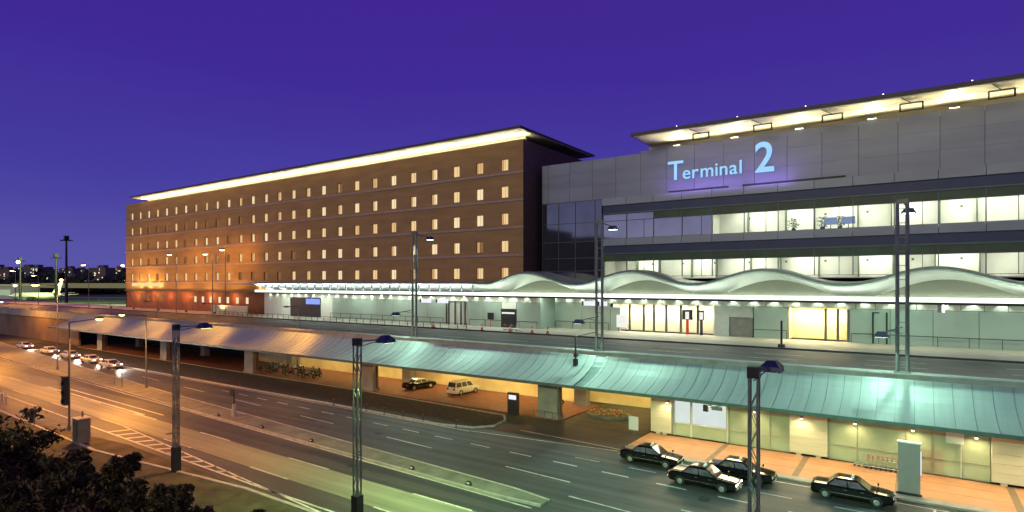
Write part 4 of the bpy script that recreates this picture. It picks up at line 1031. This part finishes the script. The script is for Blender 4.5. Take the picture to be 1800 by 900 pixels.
# kerb post by the upper road, near the mast
a = MB(); a.tube((-13.3, 77.2, 7.16), (-13.3, 77.2, 10.4), .12); b = MB(); b.cbox((-13.3, 77.2, 7.35), (.7,.7,.38))
simple('kerb_post', 'slim dark post in front of the yellow lit doorway', 'post', [('post', a, M['dkmetal']), ('foot', b, M['dkmetal'])], loc=(-13.3, 77.2, 7.16))
# upper kerb markers
CONES = [(-69.5, 'red traffic cone farthest left on the upper kerb'), (-58.8, 'red traffic cone left of the kerb trolleys'), (-53.2, 'red traffic cone in front of the kerb trolleys'), (-49.0, 'red traffic cone right of the kerb trolleys'), (-46.2, 'red traffic cone close to the second light mast')]
cn = None
for x, l in CONES:
    if cn is None:
        cn = thing('traffic_cone', l, 'cone', (x, 76.9, 7.16), 0, 'red cones along the upper kerb'); cn['_local'] = 1
        a = MB(); a.tube((0,0,.04),(0,0,1.1),.24,.07,10); a.build('cone', M['red'], cn); a = MB(); a.box(-.3,-.3,0,.3,.3,.06); a.build('foot', M['trim'], cn); a = MB(); a.tube((0,0,.5),(0,0,.75),.175,.125,10); a.build('band', M['white_plastic'], cn)
    else: dup(cn, (x, 76.9, 7.16), None, l)
# hanging signs below the wave canopy
for i, (x0, x1, l) in enumerate(((-77.8, -75.4, 'white hanging sign, left of the pair by glass doors'), (-73.7, -71.2, 'white hanging sign, right of the pair by glass doors'), (-45.4, -42.9, 'white hanging sign left of the second mast'), (-42.5, -41.2, 'small white hanging sign right of second mast'))):
    yh = 82.7 if x0 < -52 else 87.3
    a = MB(); a.box(x0, yh-.1, 11.2, x1, yh+.15, 11.95); b = MB(); b.tube((x0+.3, yh, 11.95), (x0+.3, yh, 12.78), .03); b.tube((x1-.3, yh, 11.95), (x1-.3, yh, 12.78), .03); c = MB(); c.box(x0-.35, yh-.15, 11.25, x0-.02, yh+.2, 11.9)
    simple('hanging_sign', l, 'sign', [('panel', a, M['sign_white']), ('hanger', b, M['dkmetal']), ('dark_panel', c, M['sign_black'])], 'lit signs hung from the wave canopy', loc=(x0, yh, 11.2))
a = MB(); a.box(2.3, 87.3, 11.4, 2.75, 87.5, 12.4); b = MB(); b.box(2.76, 87.35, 11.45, 3.0, 87.45, 12.35); c = MB(); c.tube((2.6, 87.4, 12.4), (2.6, 87.4, 12.78), .03)
simple('hanging_lantern', 'small bright lantern hung under canopy at right', 'lantern', [('panel', a, M['galv']), ('lens', b, M['lamp_white']), ('hanger', c, M['dkmetal'])], loc=(2.5, 87.4, 11.4))
a = MB(); a.box(-39.8, 87.9, 7.8, -38.0, 88.05, 9.8); b = MB(); b.tube((-39.5, 88, 7.16), (-39.5, 88, 7.8), .04); b.tube((-38.3, 88, 7.16), (-38.3, 88, 7.8), .04)
simple('poster_board', 'bright white poster board at the hall entrance', 'poster', [('poster', a, M['poster']), ('leg', b, M['dkmetal'])], loc=(-39, 88, 7.16))
for x, wd, l, m1 in ((-28.3, 1.5, 'dark red display stand with white screen in entrance', M['red']), (-26.2, .8, 'slim black display stand at entrance right side', M['sign_black'])):
    a = MB(); a.box(x-wd/2, 88.0, 9.4, x+wd/2, 88.3, 10.9); b = MB(); b.box(x-.2, 88.05, 7.16, x+.2, 88.25, 9.4); c = MB(); c.box(x-.28, 87.96, 9.5, x+.28, 87.996, 10.6)
    simple('display_stand', l, 'display', [('housing', a, M['sign_black']), ('stand', b, m1), ('screen', c, M['poster'])], loc=(x, 88.1, 7.16))
a = MB(); a.box(-62.4, 83.2, 8.5, -61.2, 83.5, 9.7); b = MB(); b.tube((-61.8, 83.3, 7.16), (-61.8, 83.3, 8.5), .08)
simple('info_panel', 'dark information panel left of the kiosk shutter', 'sign', [('panel', a, M['sign_black']), ('post', b, M['red'])], loc=(-61.8, 83.3, 7.16))
a = MB(); a.box(-149, 80.5, 7.16, -133, 80.8, 9.2); b = MB(); b.box(-149.1, 80.45, 9.2, -132.9, 80.85, 9.3)
simple('low_screen_wall', 'pale low screen wall at the canopy left end', 'wall', [('panel', a, M['glasswall']), ('coping', b, M['whiteband'])], loc=(-141, 80.6, 7.16))
# railing on the upper kerb, left half
rl = MB(); rl.box(-139, 77.0, 8.05, -62, 77.08, 8.12); rl.box(-139, 77.0, 7.6, -62, 77.06, 7.64)
for i in range(40): rl.box(-139+i*1.97, 77.0, 7.16, -139+i*1.97+.07, 77.07, 8.05)
tag(rl.build('guard_rail', M['dkmetal']), 'dark guard rail along the left part of upper kerb', 'guard rail')
# bollards along the planting bed
POSTS = [(-58.4, 'leftmost'), (-54.6, 'second'), (-52.6, 'third'), (-49.6, 'fourth'), (-46.6, 'fifth'), (-43.6, 'sixth'), (-39.0, 'rightmost')]
bl = None
for x, w_ in POSTS:
    l = f'slim dark marker post, {w_} along planting bed kerb'
    if bl is None:
        bl = thing('marker_post', l, 'post', (x, 46.62, 0), 0, 'marker posts beside the planting bed'); bl['_local'] = 1
        a = MB(); a.tube((0,0,.04),(0,0,.95),.06,.05,8); a.build('post', M['dkmetal'], bl); a = MB(); a.tube((0,0,0),(0,0,.06),.16,.12,8); a.build('foot', M['trim'], bl); a = MB(); a.tube((0,0,.78),(0,0,.88),.062,n=8); a.build('band', M['red'], bl)
    else: dup(bl, (x, 46.62, 0), None, l)
# reflectors along the median edge
rf = None
for i, x in enumerate((-64, -55, -46.5, -39.5, -33, -27)):
    l = f'low black reflector block on the traffic island edge, number {"one two three four five six".split()[i]} from left'
    if rf is None:
        rf = thing('reflector_block', l, 'reflector', (x, med_lo(x)+.25, .14), 0, 'black reflector blocks on the island'); rf['_local'] = 1
        a = MB(); a.loft([[(-.28,-.1,0),(.28,-.1,0),(.28,.1,0),(-.28,.1,0)],[(-.15,-.07,.28),(.15,-.07,.28),(.15,.07,.28),(-.15,.07,.28)]]); a.build('block', M['trim'], rf)
        a = MB(); a.box(-.12,-.105,.1,.12,-.085,.2); a.build('lens', M['lamp_warm'] if False else M['headlight'], rf)
    else: dup(rf, (x, med_lo(x)+.25, .14), None, l)
# round sign post on the island
a = MB(); a.tube((-62.5, 36.3, .14), (-62.5, 36.3, 2.6), .08); b = MB(); b.tube((-62.62, 36.22, 2.75), (-62.62, 36.08, 2.75), .42, n=16); c = MB(); c.tube((-62.5, 36.3, .14), (-62.5, 36.3, 1.5), .26, .2, n=10)
simple('round_sign', 'round black road sign on a pale island post', 'sign', [('post', a, M['dkmetal']), ('disc', b, M['sign_black']), ('sleeve', c, M['concrete'])], loc=(-62.5, 36.3, .14))
for x, y, h, l in ((-95.5, 37.4, 3.6, 'thin sign pole on the island, left of two'), (-92.6, 37.2, 3.2, 'thin sign pole on the island, right of two')):
    a = MB(); a.tube((x, y, .1), (x, y, h), .06); b = MB(); b.box(x-.3, y-.08, h-.5, x+.3, y-.04, h)
    simple('sign_pole', l, 'sign', [('post', a, M['galv']), ('board', b, M['dkmetal'])], 'thin sign poles on the island', loc=(x, y, .1))
# signal box hung on the near verge lamp
a = MB(); a.box(-71.4, 23.15, 2.6, -70.7, 23.55, 5.4); b = MB(); b.box(-71.5, 23.1, 5.4, -70.6, 23.58, 5.5)
for z in (3.0, 3.9, 4.8): b.tube((-70.95, 23.16, z), (-70.95, 23.0, z), .2, n=10)
simple('signal_head', 'black signal head strapped to the near verge lamp', 'signal', [('case', a, M['sign_black']), ('hood', b, M['trim'])], loc=(-71, 23.3, 2.6))
a = MB(); a.box(-64.9, 21.9, .08, -63.6, 22.9, 2.3); b = MB(); b.box(-65, 21.8, 2.3, -63.5, 23, 2.4); c = MB(); c.box(-64.7, 21.86, .3, -63.8, 21.895, 2.1); d = MB(); d.tube((-64.6, 22.6, 2.4), (-64.6, 22.6, 2.9), .08)
simple('control_cabinet', 'grey green roadside control cabinet by the hatched strip', 'cabinet', [('case', a, M['galv']), ('lid', b, M['concrete']), ('door', c, M['green_metal']), ('vent', d, M['galv'])], loc=(-64.2, 22.4, .08))
for x, y, l in ((-94.2, 24.4, 'short yellow marker post left of the hatched strip'), (-91.2, 24.0, 'short yellow marker post nearer the hatched strip')):
    a = MB(); a.tube((x, y, .1), (x, y, 1.5), .12, .1); b = MB(); b.tube((x, y, 1.1), (x, y, 1.35), .13)
    simple('delineator_post', l, 'post', [('post', a, M['kerb']), ('band', b, M['white_plastic'])], 'yellow marker posts on verge', loc=(x, y, .1))
# plants and screens inside the office floor
def potted(x, y, z, label):
    t = thing('potted_plant', label, 'plant', (x, y, z), 0, 'plants behind the ribbon window')
    a = MB(); a.tube((x, y, z), (x, y, z+.6), .25, .32, 10); a.build('pot', M['dkmetal'], t)
    a = MB()
    for i in range(90):
        p = Vector((random.gauss(0,.3), random.gauss(0,.3), random.uniform(.6,2.0)))
        a.cbox((x+p.x, y+p.y, z+p.z), (.34,.1,.02), random.random()*6, 0, random.uniform(-.9,.9), random.uniform(-.9,.9))
    a.build('foliage', mat('plant_leaf', (.05,.09,.03), .5) if 'plant_leaf' not in bpy.data.materials else bpy.data.materials['plant_leaf'], t)
for x, l in ((-14.0, 'potted plant by the left office window bay'), (-10.4, 'potted plant by the office partition'), (-8.3, 'potted plant next to the pale office screens')): potted(x, 90.6, 22.05, l)
for x, l in ((-9.4, 'left pale blue office screen behind third floor glass'), (-7.3, 'right pale blue office screen behind third floor glass')):
    a = MB(); a.box(x-.8, 90.3, 22.9, x+.8, 90.36, 23.9); b = MB(); b.box(x-.05, 90.36, 22.05, x+.05, 90.44, 23.2); c = MB(); c.box(x-.6, 90.2, 22.05, x+.6, 90.6, 22.12)
    simple('office_screen', l, 'screen', [('screen', a, emit('office_screen', (.45,.6,1), .5)), ('stand', b, M['dkmetal']), ('foot', c, M['dkmetal'])], loc=(x, 90.3, 22.05))

# ================================================================ DISTANCE
def dirpt(px, d): 
    k = (px-900)/1030; return Vector((d*(.824*k-.566), d*(.566*k+.824)))
rnd = random.Random(3)
ORD = 'first second third fourth fifth sixth seventh eighth ninth tenth eleventh twelfth thirteenth fourteenth fifteenth sixteenth seventeenth eighteenth nineteenth twentieth twenty-first twenty-second twenty-third twenty-fourth twenty-fifth twenty-sixth'.split()
NAMES = ['broad low', 'tall slim', 'stepped', 'flat roofed', 'narrow', 'blocky', 'long low', 'square']
for i in range(26):
    px = -60 + i*12 + rnd.uniform(-4,4); d = rnd.uniform(900, 1300); p = dirpt(px, d)
    wd = rnd.uniform(16, 42); h = 15 + rnd.uniform(8, 29)*d/1030
    t = thing('distant_building', f'{NAMES[i%8]} dark skyline block, {ORD[i]} from the left edge', 'building', (p.x, p.y, 0), group='dark city blocks on the skyline')
    a = MB(); a.cbox((p.x, p.y, h/2), (wd, 16, h), R(17)); 
    a.build('wall', M['city'], t)
    a = MB(); a.cbox((p.x+rnd.uniform(-4,4), p.y, h+2), (wd*.35, 8, 4), R(17)); a.build('roof', M['city'], t)
    nrm = Vector((math.sin(R(17)), -math.cos(R(17)))); tg = Vector((math.cos(R(17)), math.sin(R(17))))
    for j in range(rnd.randint(14, 24)):
        u = rnd.uniform(-.45,.45)*wd; z = rnd.uniform(9, h-2); c = p + tg*u + nrm*8.15; s_ = rnd.uniform(.8, 2.0)
        a = MB(); a.cbox((c.x, c.y, z), (s_*1.3, .2, s_), R(17)); a.build('lit_window', rnd.choice((city_lights[0],)*3+tuple(city_lights[1:])+(city_lights[1],)), t)
def blobs(mb, c, rx, ry, rz, n, r_):
    for i in range(n):
        v = Vector((r_.gauss(0,1), r_.gauss(0,1), r_.gauss(0,1))).normalized()*r_.uniform(.5,1)
        s_ = r_.uniform(.5,1.2)*rx*.25
        mb.cbox((c[0]+v.x*rx, c[1]+v.y*ry, max(.5, c[2]+v.z*rz)), (s_*2, s_*2, s_), r_.random()*6, 0, r_.uniform(-1,1), r_.uniform(-1,1))
a = MB()
for i in range(60):
    px = -80+i*5.2; d = rnd.uniform(700, 860); p = dirpt(px, d); h = 6+rnd.uniform(2, 8)+(rnd.uniform(6, 16) if i % 4 == 0 else 0)
    blobs(a, (p.x, p.y, h*.6), 10, 10, h*.55, 45, rnd)
tag(a.build('far_treeline', M['far_tree']), 'dark band of distant trees below the skyline', 'trees', kind='stuff')
# airport pier and hangar at far left
pr = thing('pier_building', 'pale low airport pier with long glowing roof at left', 'building', tuple(dirpt(20, 560)) + (0,))
c = dirpt(-10, 560)
a = MB(); a.cbox((c.x, c.y, 6), (90, 22, 12), R(17)); a.build('wall', M['aircraft'], pr)
a = MB(); a.cbox((c.x, c.y, 12.8), (100, 28, 1.2), R(17)); a.build('roof', emit('pier_roof_glow', (.9,.85,.45), .35), pr)  # roof glows by itself, its lit look put into the material
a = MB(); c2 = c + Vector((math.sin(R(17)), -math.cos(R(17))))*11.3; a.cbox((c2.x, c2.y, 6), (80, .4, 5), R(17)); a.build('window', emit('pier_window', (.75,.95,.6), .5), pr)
a = MB(); p = dirpt(150, 620); a.cbox((p.x, p.y, 12), (230, 8, 5), R(14)); tag(a.build('perimeter_shed', emit('shed_light', (.62,.55,.28), .28)), 'long pale glowing shed roof beyond the airfield grass', 'shed')  # whole shed glows, its lit look put into the emission colour
# airliner
ap = dirpt(62, 430)
al = thing('airliner', 'white airliner with raised tail parked on the apron', 'aircraft', (ap.x, ap.y, 0), R(17)); al['_local'] = 1
a = MB(); rings = []
for x, r_, zc in ((-27,.5,6.6),(-24,1.3,6.2),(-16,2.3,5.6),(-6,2.6,5.3),(14,2.6,5.3),(21,2.1,5.2),(25,1.2,5.0),(26.5,.3,4.9)):
    rings.append([(-x, r_*math.cos(2*math.pi*k/14), zc+r_*math.sin(2*math.pi*k/14)) for k in range(14)])
a.loft(rings); a.build('fuselage', M['aircraft'], al, smooth=True)
a = MB(); a.loft([[(18,-.2,8),(25,-.2,7.6),(25,.2,7.6),(18,.2,8)],[(25,-.1,15.6),(28.5,-.1,15.6),(28.5,.1,15.6),(25,.1,15.6)]]); a.build('tail_fin', M['aircraft'], al)
for s_ in (-1, 1):
    a = MB(); a.loft([[(-4,s_*2,4.6),(5,s_*2,4.6),(5,s_*2,5),(-4,s_*2,5.2)],[(8,s_*24,6.2),(11,s_*24,6.2),(11,s_*24,6.4),(8,s_*24,6.4)]]); a.build('wing', M['aircraft'], al)
    a = MB(); a.loft([[(20,s_*1,7),(25,s_*1,7),(25,s_*1,7.3),(20,s_*1,7.3)],[(25,s_*9,7.8),(27.5,s_*9,7.8),(27.5,s_*9,8),(25,s_*9,8)]]); a.build('tailplane', M['aircraft'], al)
    a = MB(); a.tube((-3,s_*8,3.6),(2,s_*8,3.6),1.2,.9,12); a.build('engine', M['aircraft'], al)
a = MB(); a.tube((-20,0,3),(-20,0,.5),.15); a.tube((2,2.5,3.4),(2,2.5,.5),.2); a.tube((2,-2.5,3.4),(2,-2.5,.5),.2)
for x, y in ((-20,0),(2,2.5),(2,-2.5)): a.tube((x,y-.3,.6),(x,y+.3,.6),.6,n=12)
a.build('landing_gear', M['trim'], al)
# floodlight towers
for px, d, top, l in ((117, 330, 40, 'taller dark floodlight tower with crossed head'), (99, 360, 31.5, 'shorter dark floodlight tower with crossed head'), (36, 400, 31, 'floodlight tower with one glowing white lamp at left')):
    p = dirpt(px, d); t = thing('floodlight_tower', l, 'floodlight tower', (p.x, p.y, 0), group='floodlight towers at airfield edge')
    a = MB(); a.tube((p.x, p.y, 0), (p.x, p.y, top), .9, .45, 10); a.build('mast', M['dkmetal'], t)
    a = MB()
    for k in range(4):
        an = k*math.pi/4; a.tube((p.x-math.cos(an)*3, p.y-math.sin(an)*3, top-1.2), (p.x+math.cos(an)*3, p.y+math.sin(an)*3, top-1.2), .3)
    a.box(p.x-1, p.y-1, top-.8, p.x+1, p.y+1, top+1.4); a.build('head_frame', M['dkmetal'], t)
    if px < 50:
        a = MB(); a.ball((p.x+3, p.y-2, top-2), 1.1); a.build('lamp', M['lamp_white'], t)
    lamp('SPOT', (p.x-3.5, p.y+2.0, top), 210000, (.85,1,.40), t, target=(p.x-30, p.y+15, 0), angle=150, blend=.6, size=1)
cp = thing('parking_building', 'dark stepped parking block across the road, mirrored in glass', 'building', (-140, -75, 0))
a = MB(); a.box(-172, -90, 0, -118, -62, 36); a.box(-118, -90, 0, -104, -62, 31); a.box(-158, -90, 36, -146, -62, 41); a.build('wall', M['city'], cp)
a = MB()
for i in range(16): 
    x = rnd.uniform(-168, -108); z = rnd.uniform(6, 28); a.box(x, -61.99, z, x+1.4, -61.9, z+.8, rnd.choice((0,1)))
a.build('lit_window', city_lights, cp)
# small bright lamps low on the left
for i, (px, d, z, l, m_) in enumerate(((115, 262, 4.6, 'bright round service lamp below the dark towers', 'lamp_warm'), (184, 235, 5.4, 'pale green marker lamp left of the hotel corner', 'lamp_teal'), (108, 330, 16.5, 'pinkish bright lamp in front of skyline trees', 'lamp_orange'), (216, 620, 33, 'bright warm lamp touching the hotel corner', 'lamp_warm'), (27, 300, 13.5, 'small orange lamp above the pale pier', 'lamp_orange'))):
    p = dirpt(px, d); t = thing('service_lamp', l, 'lamp', (p.x, p.y, 0)); k = d/1030*3
    a = MB(); a.tube((p.x, p.y, 0), (p.x, p.y, z), .1*k, n=6); a.build('pole', M['dkmetal'], t)
    a = MB(); a.ball((p.x, p.y, z), .9*k, .9*k, .7*k); a.build('globe', M[m_], t, smooth=True)

# ================================================================ FOREGROUND BUSHES
def leafy(name, label, base, crown, n, seed, group, size=.22, stems=5):
    r_ = random.Random(seed); bx, by = base; t = thing(name, label, 'tree', (bx, by, 0), group=group)
    trunk = MB(); top = max(c[2] for c in crown)
    trunk.tube((bx, by, 0), (bx+.2, by, top*.45), .2, .13, 8)
    tips = []
    for (cx, cy, cz, rr) in crown:
        trunk.tube((bx+.2, by, top*.42), (cx, cy, cz), .1, .03, 6); tips.append((cx, cy, cz, rr))
        for k in range(4):
            v = Vector((r_.gauss(0,1), r_.gauss(0,1), r_.gauss(.3,.8))).normalized()*rr*.9
            trunk.tube((cx, cy, cz), (cx+v.x, cy+v.y, cz+v.z), .035, .01, 5)
    trunk.build('trunk', M['bark'], t)
    lf = MB(); per = n//len(crown)
    for (cx, cy, cz, rr) in tips:
        subs = [Vector((cx, cy, cz)) + Vector((r_.gauss(0,1), r_.gauss(0,1), r_.gauss(0,.8))).normalized()*rr*r_.uniform(.3,1.2) for _ in range(30)]
        for i in range(per):
            c = r_.choice(subs); v = Vector((r_.gauss(0,1), r_.gauss(0,1), r_.gauss(0,1)))*rr*.12
            p = c+v; s_ = size*r_.uniform(.6,1.3)
            m = Euler((r_.uniform(-1.2,1.2), r_.uniform(-1.2,1.2), r_.random()*6.28)).to_matrix()
            a_, b_ = m @ Vector((s_,0,0)), m @ Vector((0,s_*.36,0)); dn = m @ Vector((0,0,-s_*.18))
            lf.add([p-a_, p-b_+dn*.0, p+a_+dn, p+b_], [(0,1,2,3)], 0 if r_.random() < .68 else 1)
    lf.build('crown', [M['leaf'], M['leaf2']], t)
G = 'dark leafy trees in the foreground'
def cl(px, py, d, r_):
    p = dirpt(px, d); return (p.x, p.y, 15-(py+22-497)*d/1030, r_*.92)
leafy('broadleaf_tree', 'dark broadleaf tree filling the lower left corner', tuple(dirpt(20, 24)), [cl(10,770,25,1.5), cl(-20,840,24,1.7), cl(45,850,24,1.4), cl(-40,770,26,1.5), cl(60,800,26,.8), cl(20,900,23,1.6)], 15000, 1, G, .155)
leafy('broadleaf_tree', 'dark broadleaf tree beside the corner tree, round topped', tuple(dirpt(130, 24)), [cl(120,830,24,1.2), cl(150,870,23,1.3), cl(95,890,23,1.2), cl(120,800,25,.7), cl(180,840,24,.7), cl(150,930,22,1.4)], 13000, 2, G, .155)
leafy('broadleaf_tree', 'dark broadleaf tree with a tall ragged leading shoot', tuple(dirpt(225, 23)), [cl(212,800,24,.55), cl(222,850,23,.9), cl(255,890,22,1.1), cl(195,900,22,1.0), cl(232,790,24,.35)], 9000, 3, G, .145)
leafy('broadleaf_tree', 'dark thin tree beneath the far left lattice pole', tuple(dirpt(310, 22)), [cl(297,850,22,.45), cl(318,870,22,.45), cl(290,905,22,.9), cl(345,895,22,.55), cl(325,840,22,.25)], 6000, 4, G, .13)
leafy('broadleaf_tree', 'small dark sprig of leaves at the bottom edge', tuple(dirpt(447, 22)), [cl(450,893,22,.32), cl(435,912,22,.4)], 900, 5, G, .15)

for o in list(bpy.data.objects):
    if '_local' in o: del o['_local']
print('objects', len(bpy.data.objects))
